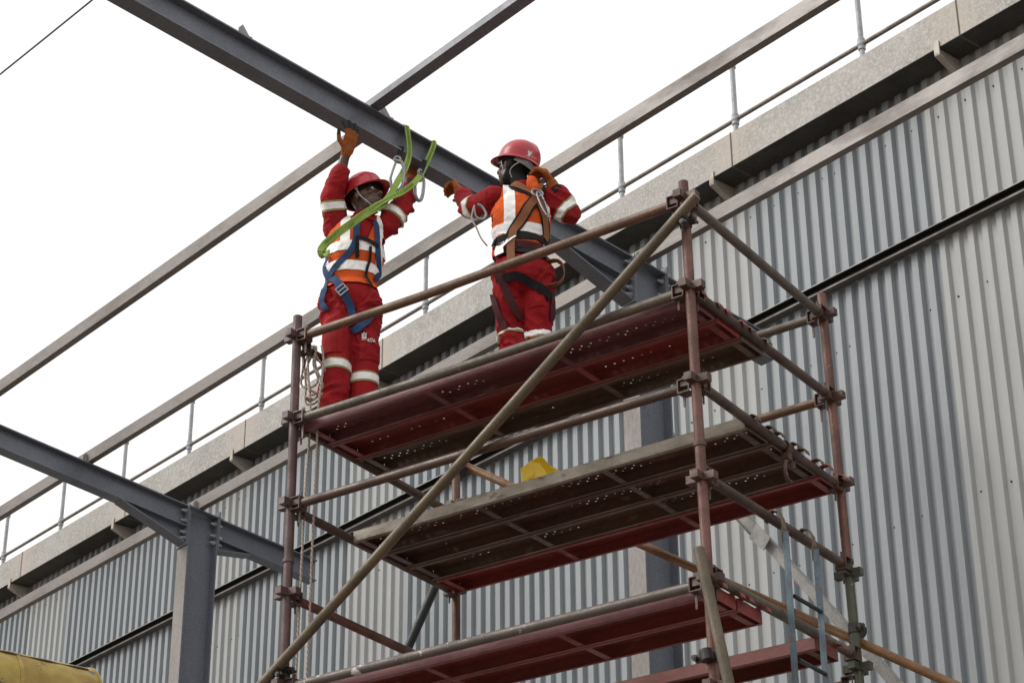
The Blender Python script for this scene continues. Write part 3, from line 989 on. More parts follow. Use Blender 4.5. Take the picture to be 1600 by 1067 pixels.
obj('knot', MB().path(smooth_pts([RP(.03, .08, 5.13), RP(.05, .13, 5.11), RP(.0, .13, 5.09), RP(.02, .07, 5.08), RP(.06, .10, 5.07)]), RR * 1.1, n=8), M_rope, rp, 60)

# ------------------------------------------------------------------ yellow bag on the middle deck
m, t, b = new_mat('yellow plastic bag')
v = coords(t)
f = noise_fac(t, v, 14, 5, .6, .3, .7)
t.links.new(mixc(t, f, (.86, .50, .008), (.95, .68, .03)), b.inputs['Base Color'])
b.inputs['Roughness'].default_value = .4
bump(t, b, f, .3, .01)
M_bag = m
mb = MB()
cb = SW_(1.14, .66, M2 + .022 + Z + .054)
prs = [(-.105, -.02), (-.06, .045), (-.03, .056), (.02, .05), (.06, .030), (.11, .0), (.09, -.04), (-.08, -.05)]
bmx = bmesh.new()
bmesh.ops.create_icosphere(bmx, subdivisions=2, radius=1)
for vtx in bmx.verts:
    p = vtx.co.copy()
    n1 = noise.noise(p * 1.3 + Vector((3, 1, 2))); n2 = noise.noise(p * 3.1)
    r = 1 + .45 * n1 + .34 * abs(n2)
    x, y, z = p.x * r * .10, p.y * r * .07, p.z * r * .115 + .03 * (1 - abs(p.x))
    z *= (1.0 - .45 * max(0, x / .105))
    vtx.co = Vector((x, y, max(z, -.0535)))
me = bpy.data.meshes.new('bag'); bmx.to_mesh(me); bmx.free()
bag = obj('bag', me, M_bag, None, 12)
bag.location = cb; bag.rotation_euler = (0, 0, AS)
tag(bag, 'crumpled yellow plastic bag lying on the concrete crusted plank', 'bag')

# ------------------------------------------------------------------ yellow pipe at the lower left, on its stand
P_yel = paint('yellow paint over rust', (.33, .23, .03), (.20, .11, .025), (.06, .032, .025), scale=4.5, rough=.5, fine=30, spot=.10, vscale=(.7, 1, 1))
ypd = Vector((math.cos(R_(217)), math.sin(R_(217)), 0))
ye = Vector((-1.585, 7.66, 2.61 + Z))
yr = .17
yp = thing('yellow_pipe', 'rust stained yellow steel pipe end poking in at the lower left corner', 'pipe', (ye.x, ye.y, 0))
off = Vector((ye.x, ye.y, 0))
ctr = Vector((0, 0, ye.z - yr * .93))
obj('pipe', MB().tube(ctr, ctr + ypd * 5.2, yr, n=40), P_yel, yp, 40)
obj('seam_band', MB().tube(ctr + ypd * .30, ctr + ypd * .315, yr + .0025, n=40), P_yel, yp, 40)
obj('weld_line', MB().path([ctr + ypd * (.06 + .02 * i) + Vector((.805 * (yr + .001) * math.sin(R_(38 + 2 * math.sin(i * .9))), -1.0 * (yr + .001) * math.sin(R_(38 + 2 * math.sin(i * .9))) * .6, 0)) + Vector((0, 0, (yr + .001) * math.cos(R_(38)))) for i in range(60)], .006, n=6), plain('dark weld', (.05, .03, .025), .8), yp)
obj('end_cap', MB().tube(ctr - ypd * .006, ctr, yr + .004, n=40), P_yel, yp, 40)
for k in (1.6, 4.6):
    q = ctr + ypd * k
    mb = MB().box((q.x - .05, q.y - .05, .0), (q.x + .05, q.y + .05, q.z - yr + .01))
    mb.box((q.x - .16, q.y - .16, .0), (q.x + .16, q.y + .16, .02))
    obj('support_post', mb, M_steel, yp)

# overhead wire
wd = Vector((.68, -.735, 0)).normalized()
wp = Vector((-3.29, 12.67, 9.0 + Z))
mb = MB().path([wp + wd * (k * 2.0) + Vector((0, 0, .0009 * (k * 2) ** 2)) for k in range(-9, 10)], .0065, n=8)
tag(obj('overhead_wire', mb, plain('dark cable', (.06, .045, .06), .6)), 'thin dark overhead wire crossing the upper left corner of the sky', 'wire')

# ------------------------------------------------------------------ people
def cloth(name, c, c2=None, rough=.85, scale=60):
    m, t, b = new_mat(name)
    v = coords(t)
    f = noise_fac(t, v, 9, 6, .65, .35, .65)
    g2 = noise_fac(t, v, scale * 6, 3, .5, .3, .7)
    cc_ = mixc(t, f, c, c2 or tuple(x * .72 for x in c))
    cc_ = mixc(t, .12, cc_, mixc(t, g2, (0, 0, 0), (1, 1, 1)), 'SOFT_LIGHT')
    d_ = noise_fac(t, v, 3.5, 9, .75, .52, .75)
    cc_ = mixc(t, mixc(t, .5, (0, 0, 0), d_), cc_, tuple(x * .45 + .02 for x in c))
    t.links.new(cc_, b.inputs['Base Color'])
    b.inputs['Roughness'].default_value = rough
    b.inputs['Specular IOR Level'].default_value = .25
    bump(t, b, noise_fac(t, v, 30, 5, .6, .3, .7), .35, .006)
    return m
C_red = cloth('red coverall', (.35, .011, .015), (.24, .008, .011))
C_orange = cloth('orange vest', (.78, .13, .025), (.66, .10, .02))
C_black = cloth('black cloth', (.016, .016, .018))
C_glove = cloth('orange glove', (.36, .105, .025), (.25, .075, .02))
C_gtip = cloth('black glove fingertips', (.018, .02, .024), rough=.6)
C_blue = cloth('blue webbing', (.03, .07, .17), (.022, .05, .125), rough=.7)
C_tanweb = cloth('brown webbing', (.28, .115, .05), (.20, .085, .042), rough=.75)
C_maroonweb = cloth('maroon webbing', (.075, .018, .022), rough=.75)
C_green = cloth('lime green webbing', (.33, .50, .11), (.25, .36, .07), rough=.7)
C_greenline = cloth('dark green stitching', (.06, .11, .02))
C_skin = plain('dark brown skin', (.085, .042, .028), .38, 0, .25, 30, .1)
C_boot = plain('black boot leather', (.02, .018, .016), .5)
m, t, b = new_mat('silver reflective tape')
b.inputs['Base Color'].default_value = (.95, .95, .94, 1)
b.inputs['Roughness'].default_value = .35
b.inputs['Sheen Weight'].default_value = .3
C_tape = m
C_lime = cloth('lime tape border', (.40, .40, .18))
m, t, b = new_mat('glossy red helmet')
v = coords(t)
f = noise_fac(t, v, 7, 6, .6, .35, .65)
t.links.new(mixc(t, f, (.50, .022, .035), (.40, .018, .03)), b.inputs['Base Color'])
b.inputs['Roughness'].default_value = .33
b.inputs['Coat Weight'].default_value = .25
b.inputs['Coat Roughness'].default_value = .2
C_helm = m
C_white = plain('white print', (.8, .8, .78), .6, 0, .05, 30, 0)
C_cord = plain('grey cord', (.45, .43, .40), .7)
C_metal = plain('zinc plated steel', (.30, .315, .33), .4, .55, .2)
C_eye = plain('eye white', (.55, .52, .48), .3, 0, .02, 10, 0)
C_iris = plain('dark iris', (.01, .008, .006), .2, 0, .02, 10, 0)

def remesh(mb, voxel, smooth=4, fac=.5):
    me = bpy.data.meshes.new('tmp')
    me.from_pydata(mb.v, [], mb.f)
    bm = bmesh.new(); bm.from_mesh(me)
    bmesh.ops.recalc_face_normals(bm, faces=bm.faces)
    bm.to_mesh(me); bm.free()
    o = bpy.data.objects.new('tmp', me); col.objects.link(o)
    r = o.modifiers.new('r', 'REMESH'); r.mode = 'VOXEL'; r.voxel_size = voxel; r.use_smooth_shade = True
    s = o.modifiers.new('s', 'SMOOTH'); s.iterations = smooth; s.factor = fac
    dg = bpy.context.evaluated_depsgraph_get()
    dg.update()
    ev = o.evaluated_get(dg)
    out = bpy.data.meshes.new_from_object(ev)
    bpy.data.objects.remove(o); bpy.data.meshes.remove(me)
    return out

def seg_dist(p, a, b_):
    d = b_ - a
    f_ = max(0, min(1, (p - a).dot(d) / max(d.length_squared, 1e-9)))
    return (p - a - d * f_).length, f_

class Worker:
    def __init__(s, label, J, fwd, base):
        s.J = {k: Vector(v_) for k, v_ in J.items()}
        s.base = Vector(base)
        s.root = thing('person', label, 'person', base)
        s.f = Vector((fwd[0], fwd[1], 0)).normalized()
        s.r = s.f.cross(Vector((0, 0, 1))).normalized()      # the person's right hand side
        s.M3 = Matrix((s.r, s.f, Vector((0, 0, 1)))).transposed()
        s.segs = []                                        # (group, a, ra, b, rb)
    sleeve = .72
    def part(s, name, me, mats, parent=None, smooth=60):
        if isinstance(me, MB):
            me = me.mesh(name, s.base)
        else:
            me.transform(Matrix.Translation(-s.base))
        return obj(name, me, mats, parent or s.root, smooth)
    def limb(s, mb, grp, a, ra, b_, rb):
        a, b_ = Vector(a), Vector(b_)
        mb.cone(a, ra, b_, rb)
        s.segs.append((grp, a, ra, b_, rb))
    def group_of(s, p):
        best = None
        for grp, a, ra, b_, rb in s.segs:
            d, f_ = seg_dist(p, a, b_)
            d -= ra + (rb - ra) * f_
            if best is None or d < best[0]:
                best = (d, grp)
        return best[1]
    def build_body(s, head_f, head_up, hair=None, hood=False, forearm_skin=()):
        J, mb = s.J, MB()
        up = Vector((0, 0, 1))
        # torso
        mb.ell(J['chest'] + s.f * .005, (.158, .112, .165), s.M3)
        mb.ell(J['chest'] - up * .07 + s.f * .015, (.150, .112, .15), s.M3)
        mb.ell(J['waist'], (.142, .105, .14), s.M3)
        mb.ell(J['pelvis'] - s.f * .01, (.155, .122, .135), s.M3)
        for g_, a, ra, b_, rb in (('torso', J['chest'] + up * .07, .115, J['chest'], .135), ('torso', J['chest'], .135, J['waist'], .125), ('torso', J['waist'], .125, J['pelvis'], .13)):
            s.segs.append((g_, a, ra, b_, rb))
        s.limb(mb, 'torso', J['shA'] + (J['neck'] - J['shA']) * .25 - up * .02, .062, J['shB'] + (J['neck'] - J['shB']) * .25 - up * .02, .062)
        s.limb(mb, 'torso', J['neck'] - up * .05, .075, J['neck'] - up * .005, .055)
        s.limb(mb, 'head', J['neck'], .050, J['head'] - up * .03, .050)
        # arms
        for k in 'AB':
            s.limb(mb, 'arm' + k, J['sh' + k], .071, J['el' + k], .066)
            s.limb(mb, 'fore' + k, J['el' + k], .063, J['el' + k].lerp(J['wr' + k], s.sleeve), .050)
            s.limb(mb, 'wrist' + k, J['el' + k].lerp(J['wr' + k], s.sleeve), .034, J['wr' + k], .027)
            s.limb(mb, 'wrist' + k, J['wr' + k], .028, J['wr' + k].lerp(J['hd' + k], .35), .03)
        # legs with wide trouser ends
        for k in 'AB':
            s.limb(mb, 'thigh' + k, J['hip' + k], .093, J['kn' + k], .073)
            s.limb(mb, 'shin' + k, J['kn' + k], .073, J['an' + k] + up * .05, .078)
        # head
        hf = Vector(head_f).normalized()
        hr = hf.cross(Vector(head_up)).normalized()
        hu = hr.cross(hf).normalized()
        s.H3 = Matrix((hr, hf, hu)).transposed()
        H = J['head']
        P_ = lambda x, y, z: H + hr * x + hf * y + hu * z
        s.HP = P_
        mb.ell(H + hu * .025, (.074, .094, .10), s.H3)
        mb.ell(P_(0, .028, -.055), (.054, .062, .060), s.H3)
        mb.ell(P_(0, .058, -.085), (.026, .026, .024), s.H3)
        mb.cone(P_(0, .088, .008), .010, P_(0, .104, -.026), .016)
        mb.cone(P_(-.016, .094, -.030), .009, P_(.016, .094, -.030), .009)
        mb.cone(P_(-.022, .083, -.056), .009, P_(.022, .083, -.056), .009)
        mb.cone(P_(-.020, .081, -.067), .009, P_(.020, .081, -.067), .009)
        mb.cone(P_(-.045, .074, .030), .014, P_(.045, .074, .030), .014)
        for sx_ in (-1, 1):
            mb.ell(P_(sx_ * .040, .064, -.018), (.022, .020, .016), s.H3)
            mb.ell(P_(sx_ * .078, -.004, -.012), (.012, .022, .034), s.H3)
        s.segs.append(('head', H + hu * .03, .09, H - hu * .06 + hf * .02, .065))
        me = remesh(mb, .0075, 5)
        # cloth folds pushed into the surface
        grp = []
        nv = len(me.vertices)
        nrm = [v_.normal.copy() for v_ in me.vertices]
        for i, v_ in enumerate(me.vertices):
            p = v_.co
            g_ = s.group_of(p)
            grp.append(g_)
            if g_ in ('head',) or g_.startswith('wrist'):
                continue
            q = p * 1.0
            a_ = noise.noise(q * 6.5)
            leg = g_.startswith('thigh') or g_.startswith('shin')
            if leg:
                w_ = 1 - abs(noise.noise(Vector((q.x * 13 + 2.2 * math.sin(q.z * 9), q.y * 13 + q.z * 4, q.z * 5.5 + q.x * 8))))
            else:
                w_ = 1 - abs(noise.noise(Vector((q.x * 9 + q.z * 7, q.y * 9 - q.z * 5, q.z * 10 + q.x * 5))))
            msk = max(0, .35 + noise.noise(q * 4.2 + Vector((9, 2, 5))))
            c_ = noise.noise(q * 26)
            f2_ = 1 - abs(noise.noise(Vector((q.x * 21 + q.z * 16, q.y * 21 - q.z * 9, q.z * 19 - q.x * 12)) + Vector((3, 7, 1))))
            amp = .017 if g_ != 'torso' else .007
            d_ = amp * (a_ * .7 + (w_ ** 4 - .4) * 1.5 * msk) + .0016 * c_ + .0065 * (f2_ ** 6 - .2) * max(0, .5 + noise.noise(q * 5.1))
            v_.co = p + nrm[i] * d_
        me.update()
        s.grp = grp
        for mm in (C_red, C_skin, C_black):
            me.materials.append(mm)
        for pl in me.polygons:
            gs = [grp[i] for i in pl.vertices]
            g_ = max(set(gs), key=gs.count)
            mi = 0
            if g_ == 'head':
                mi = 1
                c_ = pl.center - H
                if hood:
                    lx, ly, lz = c_.dot(hr), c_.dot(hf), c_.dot(hu)
                    if ly < .030 + .25 * max(0, -lz - .03) or lz < -.135:
                        mi = 2
                elif c_.dot(hu) < -.165:
                    mi = 0
            elif g_.startswith('wrist'):
                mi = 1 if g_[-1] in forearm_skin else 2
            pl.material_index = mi
        s.bodyme = me.copy()
        s.bvh = BVHTree.FromPolygons([v_.co.copy() for v_ in me.vertices], [tuple(pl.vertices) for pl in me.polygons])
        s.part('body', me, None)
        for pl in s.bodyme.polygons:
            pl.use_smooth = True
        return s
    def shell(s, name, keep, planes, off, mat, parent=None, thick=.003, smooth_edge=3):
        """a layer of clothing: the faces of the body where keep(face centre, group) holds, cut by planes, lifted by off"""
        bm = bmesh.new(); bm.from_mesh(s.bodyme)
        bm.verts.ensure_lookup_table(); bm.faces.ensure_lookup_table()
        for v_ in bm.verts:
            v_.normal_update()
        dele = []
        for fc in bm.faces:
            gs = [s.grp[v_.index] for v_ in fc.verts]
            g_ = max(set(gs), key=gs.count)
            if not keep(fc.calc_center_median(), g_):
                dele.append(fc)
        nr = {v_.index: v_.normal.copy() for v_ in bm.verts}
        for v_ in bm.verts:
            v_.co += nr[v_.index] * off
        bmesh.ops.delete(bm, geom=dele, context='FACES')
        for _ in range(smooth_edge):
            bv = [v_ for v_ in bm.verts if v_.is_boundary]
            new = {}
            for v_ in bv:
                nb = [e.other_vert(v_) for e in v_.link_edges if e.is_boundary]
                if len(nb) == 2:
                    new[v_] = v_.co * .5 + (nb[0].co + nb[1].co) * .25
            for v_, c_ in new.items():
                v_.co = c_
        for pc, pn in planes:
            bmesh.ops.bisect_plane(bm, geom=bm.verts[:] + bm.edges[:] + bm.faces[:], plane_co=pc, plane_no=pn, clear_outer=True, clear_inner=False)
        if thick and bm.faces:
            bm.normal_update()
            bm.verts.index_update()
            vs0 = bm.verts[:]
            low = {v_: bm.verts.new(v_.co - v_.normal * thick) for v_ in vs0}
            fs0 = bm.faces[:]
            be = [(e.verts[0], e.verts[1]) for e in bm.edges if e.is_boundary]
            for fc in fs0:
                bm.faces.new([low[v_] for v_ in reversed(fc.verts)])
            for a, b_ in be:
                bm.faces.new((a, b_, low[b_], low[a]))
            bmesh.ops.recalc_face_normals(bm, faces=bm.faces)
        me = bpy.data.meshes.new(name)
        bm.to_mesh(me); bm.free()
        if not len(me.polygons):
            print('EMPTY SHELL', name)
        return s.part(name, me, mat, parent, 50)
    def band(s, name, grp, a, b_, f_, w_, parent=None):
        a, b_ = s.J[a], s.J[b_]
        d = (b_ - a).normalized()
        c_ = a.lerp(b_, f_)
        keep = lambda p, g_: g_ in grp
        o = s.shell(name, keep, [(c_ + d * w_ / 2, d), (c_ - d * w_ / 2, -d)], .004, C_lime, parent, smooth_edge=0)
        s.shell('silver_strip', keep, [(c_ + d * w_ * .33, d), (c_ - d * w_ * .33, -d)], .0065, C_tape, o, smooth_edge=0)
        return o
    def strap(s, name, pts, mat, w_=.044, off=.014, side=None, parent=None, dense=7):
        """webbing laid on the body: pts = (x to the person's right, height above the deck) seen along side = +1 front / -1 back"""
        out, nr = [], []
        dpt = s.f * (1 if side > 0 else -1)
        for p in smooth_pts([Vector((x, 0, z)) for x, z in pts], dense):
            o = Vector((s.J['pelvis'].x, s.J['pelvis'].y, 0)) + s.r * p.x + Vector((0, 0, p.z + s.base.z)) + dpt * .6
            h = s.bvh.ray_cast(o, -dpt, 1.4)
            if h[0] is None:
                h = s.bvh.find_nearest(o - dpt * .55)
            out.append(h[0]); nr.append(h[1])
        for _ in range(4):
            out = [out[0]] + [(out[i - 1] + out[i] * 2 + out[i + 1]) / 4 for i in range(1, len(out) - 1)] + [out[-1]]
            nr = [nr[0]] + [(nr[i - 1] + nr[i] + nr[i + 1]).normalized() for i in range(1, len(nr) - 1)] + [nr[-1]]
        out = [p + n_ * off for p, n_ in zip(out, nr)]
        return s.part(name, MB().ribbon(out, nr, w_, .0035), mat, parent, 40)
    def on(s, x, z, side):
        dpt = s.f * side
        o = Vector((s.J['pelvis'].x, s.J['pelvis'].y, 0)) + s.r * x + Vector((0, 0, z + s.base.z)) + dpt * .6
        h = s.bvh.ray_cast(o, -dpt, 1.4)
        if h[0] is None:
            h = s.bvh.find_nearest(o - dpt * .5)
        return h[0], h[1]
    def helmet(s, pos_up=.035, tilt=0.0, back=-.004):
        hr, hf, hu = [Vector(c_) for c_ in zip(*s.H3)]
        if tilt:
            q = Matrix.Rotation(tilt, 3, hr)
            hf, hu = q @ hf, q @ hu
        O_ = s.J['head'] + hu * pos_up + hf * back
        mb = MB()
        n, m_ = 40, 12
        rows = []
        for j in range(m_ + 1):
            ph = math.pi / 2 * j / m_
            row = []
            for i in range(n):
                th = 2 * math.pi * i / n
                x, y = math.cos(th), math.sin(th)
                rx, ry = .105, (.126 if y > 0 else .122)
                sn = math.sin(ph) ** .86
                px, py, pz = rx * sn * x, ry * sn * y, .124 * math.cos(ph) ** .8
                ridge = .0065 * math.exp(-(px / .017) ** 2) * max(0, math.cos(ph)) ** .35 + .003 * math.exp(-((abs(px) - .05) / .010) ** 2) * math.cos(ph)
                row.append(O_ + hr * px + hf * py + hu * (pz + ridge))
            rows.append(row)
        for ext, dz in ((.003, -.010), (.009, -.016), (.012, -.020), (.008, -.022)):
            row = []
            for i in range(n):
                th = 2 * math.pi * i / n
                x, y = math.cos(th), math.sin(th)
                e = ext + (ext / .012) * .036 * max(0, y) ** 2.2
                row.append(O_ + hr * (.105 + ext * .6) * x + hf * ((.126 if y > 0 else .122) * y + e * y) + hu * (dz - .004 * max(0, y) ** 2 * (ext / .012)))
            rows.append(row)
        vs_ = [p for r_ in rows[1:] for p in r_]
        fs_ = []
        for j in range(len(rows) - 2):
            for i in range(n):
                i2 = (i + 1) % n
                fs_.append((j * n + i, j * n + i2, (j + 1) * n + i2, (j + 1) * n + i))
        vs_.append(rows[0][0]); T_ = len(vs_) - 1
        for i in range(n):
            fs_.append((T_, (i + 1) % n, i))
        # inner shell
        nn = len(vs_)
        inner = [O_ + (p - O_) * .965 - hu * .001 for p in vs_]
        mb.add(vs_, fs_); mb.add(inner, [f_[::-1] for f_ in fs_])
        me = bpy.data.meshes.new('helmet')
        me.from_pydata([Vector(p) - s.base for p in mb.v], [], mb.f)
        o = obj('helmet', me, C_helm, s.root, 50)
        s.hel = (O_, hr, hf, hu)
        # head band inside
        band = MB()
        k_ = 24
        a0 = [O_ + hr * .086 * math.cos(2 * math.pi * i / k_) + hf * (.106 * math.sin(2 * math.pi * i / k_)) - hu * .030 for i in range(k_)]
        band.add(a0 + [p + hu * .034 for p in a0], [(i, (i + 1) % k_, k_ + (i + 1) % k_, k_ + i) for i in range(k_)])
        s.part('head_band', band, C_black, o)
        return o
    def emblem(s, parent, th0, zc, scale=1.0, extra='ROC', flip=1):
        """white print on the side of the helmet: a small tower-like crest, letters and an underline"""
        O_, hr, hf, hu = s.hel
        mb = MB()
        def onh(th, z):
            z_ = max(0., min(.123, z))
            ph = math.acos(min(1, (z_ / .124)) ** 1.25)
            sn = math.sin(ph) ** .86
            y = math.sin(th)
            return O_ + hr * .1062 * sn * math.cos(th) + hf * ((.1272 if y > 0 else .1232) * sn * y) + hu * (z_ + .0008)
        def quad(x0, x1, z0, z1, sh=0.):
            a = [onh(th0 + flip * (x + sh * (z - z0)) * scale / .12, zc + z * scale) for x, z in ((x0, z0), (x1, z0), (x1, z1), (x0, z1))]
            mb.add(a, [(0, 1, 2, 3)])
        quad(-.010, .010, .004, .012); quad(-.014, -.008, .012, .026, .1); quad(-.003, .003, .012, .024); quad(.007, .013, .012, .026, -.1)
        quad(-.006, .006, -.004, .004); quad(-.016, .006, -.009, -.006)
        x = .018
        for w_ in (.006, .005, .006, .005, .006):
            quad(x, x + .0018, -.004, .004); quad(x + .0018, x + w_, .0024, .004); quad(x + .0018, x + w_ - .001, -.004, -.0026)
            x += w_ + .0025
        return s.part('crest_print', mb, C_white, parent, 20)
    def boots(s):
        for k in 'AB':
            a = s.J['an' + k]
            fd = (s.f * .95 + s.r * (.25 if k == 'A' else -.25) * s.toe).normalized()
            z0 = s.base.z
            mb = MB()
            h0 = Vector((a.x, a.y, z0))
            mb.cone(h0 - fd * .04 + Vector((0, 0, .048)), .040, h0 + fd * .13 + Vector((0, 0, .042)), .040)
            mb.cone(h0 + fd * .10 + Vector((0, 0, .040)), .042, h0 + fd * .165 + Vector((0, 0, .038)), .036)
            mb.cone(h0 - fd * .015 + Vector((0, 0, .05)), .044, h0 - fd * .01 + Vector((0, 0, .13)), .045)
            me = remesh(mb, .009, 3)
            for v_ in me.vertices:
                v_.co.z = max(v_.co.z, z0 + .001)
            s.part('boot', me, C_boot)
    def glove(s, wr, hd, palm_n, curls, thumb=1, size=1.0, tips=True, spread=.10, cuff=None):
        """hand with palm, four fingers of three bones and a thumb; palm_n points out of the palm"""
        wr, hd = Vector(wr), Vector(hd)
        d = (hd - wr).normalized()
        pn = Vector(palm_n); pn = (pn - d * pn.dot(d)).normalized()
        sd_ = d.cross(pn).normalized() * thumb                 # towards the thumb
        S_ = size
        mb = MB()
        tipseg = []
        base = wr + d * .015 * S_
        for x in (-.028, -.010, .010, .027):
            mb.cone(base + sd_ * x * .75 * S_, .019 * S_, base + d * .075 * S_ + sd_ * x * S_, .0165 * S_)
        mb.cone(wr - d * .004 * S_, .031 * S_, wr + d * .02 * S_, .031 * S_)
        lens = [(.028, .040, .026, .021), (.010, .046, .030, .023), (-.009, .043, .028, .022), (-.027, .034, .022, .018)]
        for i, (x, l1, l2, l3) in enumerate(lens):
            c1, c2, c3 = curls[i]
            p = base + d * .082 * S_ + sd_ * x * S_
            ang = 0
            dd0 = (d + sd_ * (spread * x / .027)).normalized()
            for q, (l_, c_) in enumerate(((l1, c1), (l2, c2), (l3, c3))):
                ang += R_(c_)
                dd = dd0 * math.cos(ang) + pn * math.sin(ang)
                p2 = p + dd * l_ * S_
                r0 = (.0115, .0108, .0098)[q] * S_
                mb.cone(p, r0, p2, r0 * .93)
                if q >= 1:
                    tipseg.append((p.lerp(p2, .35 if q == 1 else 0), p2))
                p = p2
        t0 = wr + d * .035 * S_ + sd_ * .030 * S_
        t1 = t0 + (d * .6 + sd_ * .75 + pn * .25).normalized() * .045 * S_
        t2 = t1 + (d * .85 + sd_ * .25 + pn * curls[4] * .5).normalized() * .034 * S_
        t3 = t2 + (d * .85 + pn * curls[4]).normalized() * .026 * S_
        mb.cone(t0, .0165 * S_, t1, .014 * S_); mb.cone(t1, .0135 * S_, t2, .012 * S_); mb.cone(t2, .012 * S_, t3, .010 * S_)
        tipseg.append((t2, t3))
        me = remesh(mb, .0042, 2, .4)
        me.materials.append(C_glove); me.materials.append(C_gtip)
        if tips:
            for pl in me.polygons:
                c_ = pl.center
                if any(seg_dist(c_, a, b_)[0] < .0155 * S_ for a, b_ in tipseg):
                    pl.material_index = 1
        g_ = s.part('glove', me, None)
        if cuff:
            q = MB().tube(wr - d * .06 * S_, wr - d * .02 * S_, .039 * S_, .037 * S_, n=18)
            s.part('cuff', q, cuff, g_, 50)
        return g_

DECK = D + .018 + Z + .001
# ---- worker facing the camera, at the left end of the top deck
W1 = Worker('worker with blue harness facing the camera, both arms raised to the rafter',
    dict(pelvis=(-.888, 10.60, 7.365), hipA=(-.968, 10.60, 7.33), hipB=(-.808, 10.60, 7.33), knA=(-.950, 10.54, 6.965), knB=(-.802, 10.59, 6.95), anA=(-.965, 10.53, 6.61), anB=(-.805, 10.60, 6.61),
         waist=(-.888, 10.61, 7.52), chest=(-.875, 10.62, 7.715), neck=(-.838, 10.61, 7.885), head=(-.825, 10.585, 8.000),
         shA=(-.990, 10.62, 7.83), shB=(-.712, 10.63, 7.85), elA=(-1.008, 10.55, 7.985), wrA=(-.937, 10.475, 8.225), hdA=(-.908, 10.435, 8.36),
         elB=(-.612, 10.67, 8.005), wrB=(-.590, 10.80, 8.255), hdB=(-.585, 10.84, 8.33)), (.10, -.99), (-.87, 10.60, DECK))
W1.toe = -1
W1.sleeve = .60
W1.build_body((.80, -.55, .26), (0, .0, 1), forearm_skin='AB')
H1 = W1.helmet(.040, R_(2))
# ---- worker with his back to the camera
W2 = Worker('worker with brown harness seen from behind, one hand touching the red helmet',
    dict(pelvis=(.058, 10.33, 7.365), hipA=(-.022, 10.33, 7.35), hipB=(.138, 10.33, 7.35), knA=(.0, 10.42, 7.035), knB=(.138, 10.39, 7.02), anA=(.035, 10.32, 6.61), anB=(.145, 10.36, 6.61),
         waist=(.047, 10.34, 7.50), chest=(.055, 10.35, 7.725), neck=(.062, 10.36, 7.925), head=(.030, 10.385, 8.075),
         shA=(-.085, 10.36, 7.865), shB=(.205, 10.36, 7.86), elA=(-.228, 10.56, 7.915), wrA=(-.296, 10.83, 8.19), hdA=(-.322, 10.90, 8.275),
         elB=(.315, 10.36, 7.765), wrB=(.236, 10.32, 7.915), hdB=(.190, 10.325, 8.005)), (-.10, .99), (.07, 10.34, DECK))
W2.toe = 1
W2.build_body((-.86, .42, .22), (.05, 0, 1), hood=True)
H2 = W2.helmet(.040, R_(6))

def dress(W, hem, vee, bands, verts, side):
    """hi-vis vest with reflective tape; heights above the deck, widths from the middle of the body"""
    zb = W.base.z
    c0 = W.J['chest']
    ex_ = lambda p: (p - Vector((W.J['pelvis'].x, W.J['pelvis'].y, 0))).dot(W.r)
    def keep(p, g_):
        if g_ != 'torso':
            return False
        x = ex_(p)
        front = (p - c0).dot(W.f) > .02
        h = p.z - zb
        if (p - W.J['neck']).length < .085 or p.z > W.J['neck'].z - .005:
            return False
        if vee and front and h > vee[1] and abs(x - vee[0]) < (h - vee[1]) * vee[2] + .012:
            return False
        if abs(x) > .150 + (.02 if h > 1.2 else 0) and h > 1.13:
            return False
        return True
    up = Vector((0, 0, 1))
    pl = [(Vector((0, 0, zb + hem)), -up)]
    v_ = W.shell('vest', keep, pl, .012, C_orange, thick=.003, smooth_edge=6)
    for (z0, z1) in bands:
        W.shell('reflective_stripe', keep, [(Vector((0, 0, zb + z1)), up), (Vector((0, 0, zb + z0)), -up)], .0165, C_tape, v_, smooth_edge=4)
    o0 = Vector((W.J['pelvis'].x, W.J['pelvis'].y, 0))
    for (x0, x1, z0) in verts:
        W.shell('reflective_stripe', keep, [(o0 + W.r * x1, W.r), (o0 + W.r * x0, -W.r), (Vector((0, 0, zb + z0)), -up)], .0160, C_tape, v_, smooth_edge=4)
    return v_

# ---- first worker's clothing and gear
V1 = dress(W1, .875, (-.055, 1.13, .30), ((1.075, 1.135), (.955, 1.015)), ((.022, .075, 1.13), (-.165, -.128, 1.0)), 1)
W1.band('knee_band', ('shinA',), 'knA', 'anA', .17, .062)
W1.band('knee_band', ('shinB',), 'knB', 'anB', .29, .062)
W1.band('arm_band', ('armA',), 'shA', 'elA', .72, .058)
W1.band('arm_band', ('armB',), 'shB', 'elB', .42, .062)
W1.boots()
hn = W1.strap('harness_strap', [(-.023, 1.30), (-.012, 1.22), (-.012, 1.146), (.006, 1.08), (.066, 1.006), (.101, .957), (.135, .871), (.150, .79), (.14, .72)], C_blue, .036, .020, 1)
W1.strap('harness_strap', [(-.108, 1.29), (-.115, 1.24), (-.122, 1.125), (-.129, 1.043), (-.137, .978), (-.142, .92)], C_blue, .036, .020, 1)
s3 = W1.strap('harness_strap', [(.142, 1.068), (.138, 1.02), (.124, .957), (.091, .896), (.048, .81), (-.012, .707), (-.022, .62)], C_blue, .044, .024, 1)
W1.strap('harness_strap', [(-.135, .71), (-.09, .645), (-.045, .60), (-.012, .585)], C_blue, .044, .012, 1)
W1.strap('chest_strap', [(-.012, 1.146), (-.055, 1.140), (-.122, 1.117)], C_black, .024, .026, 1)
W1.strap('strap_tail', [(-.018, 1.14), (-.020, 1.08), (-.022, 1.02)], C_black, .022, .030, 1)
W1.strap('lanyard_strap', [(-.085, 1.10), (-.082, 1.03), (-.070, .96), (-.072, .90), (-.10, .84)], C_black, .016, .026, 1)
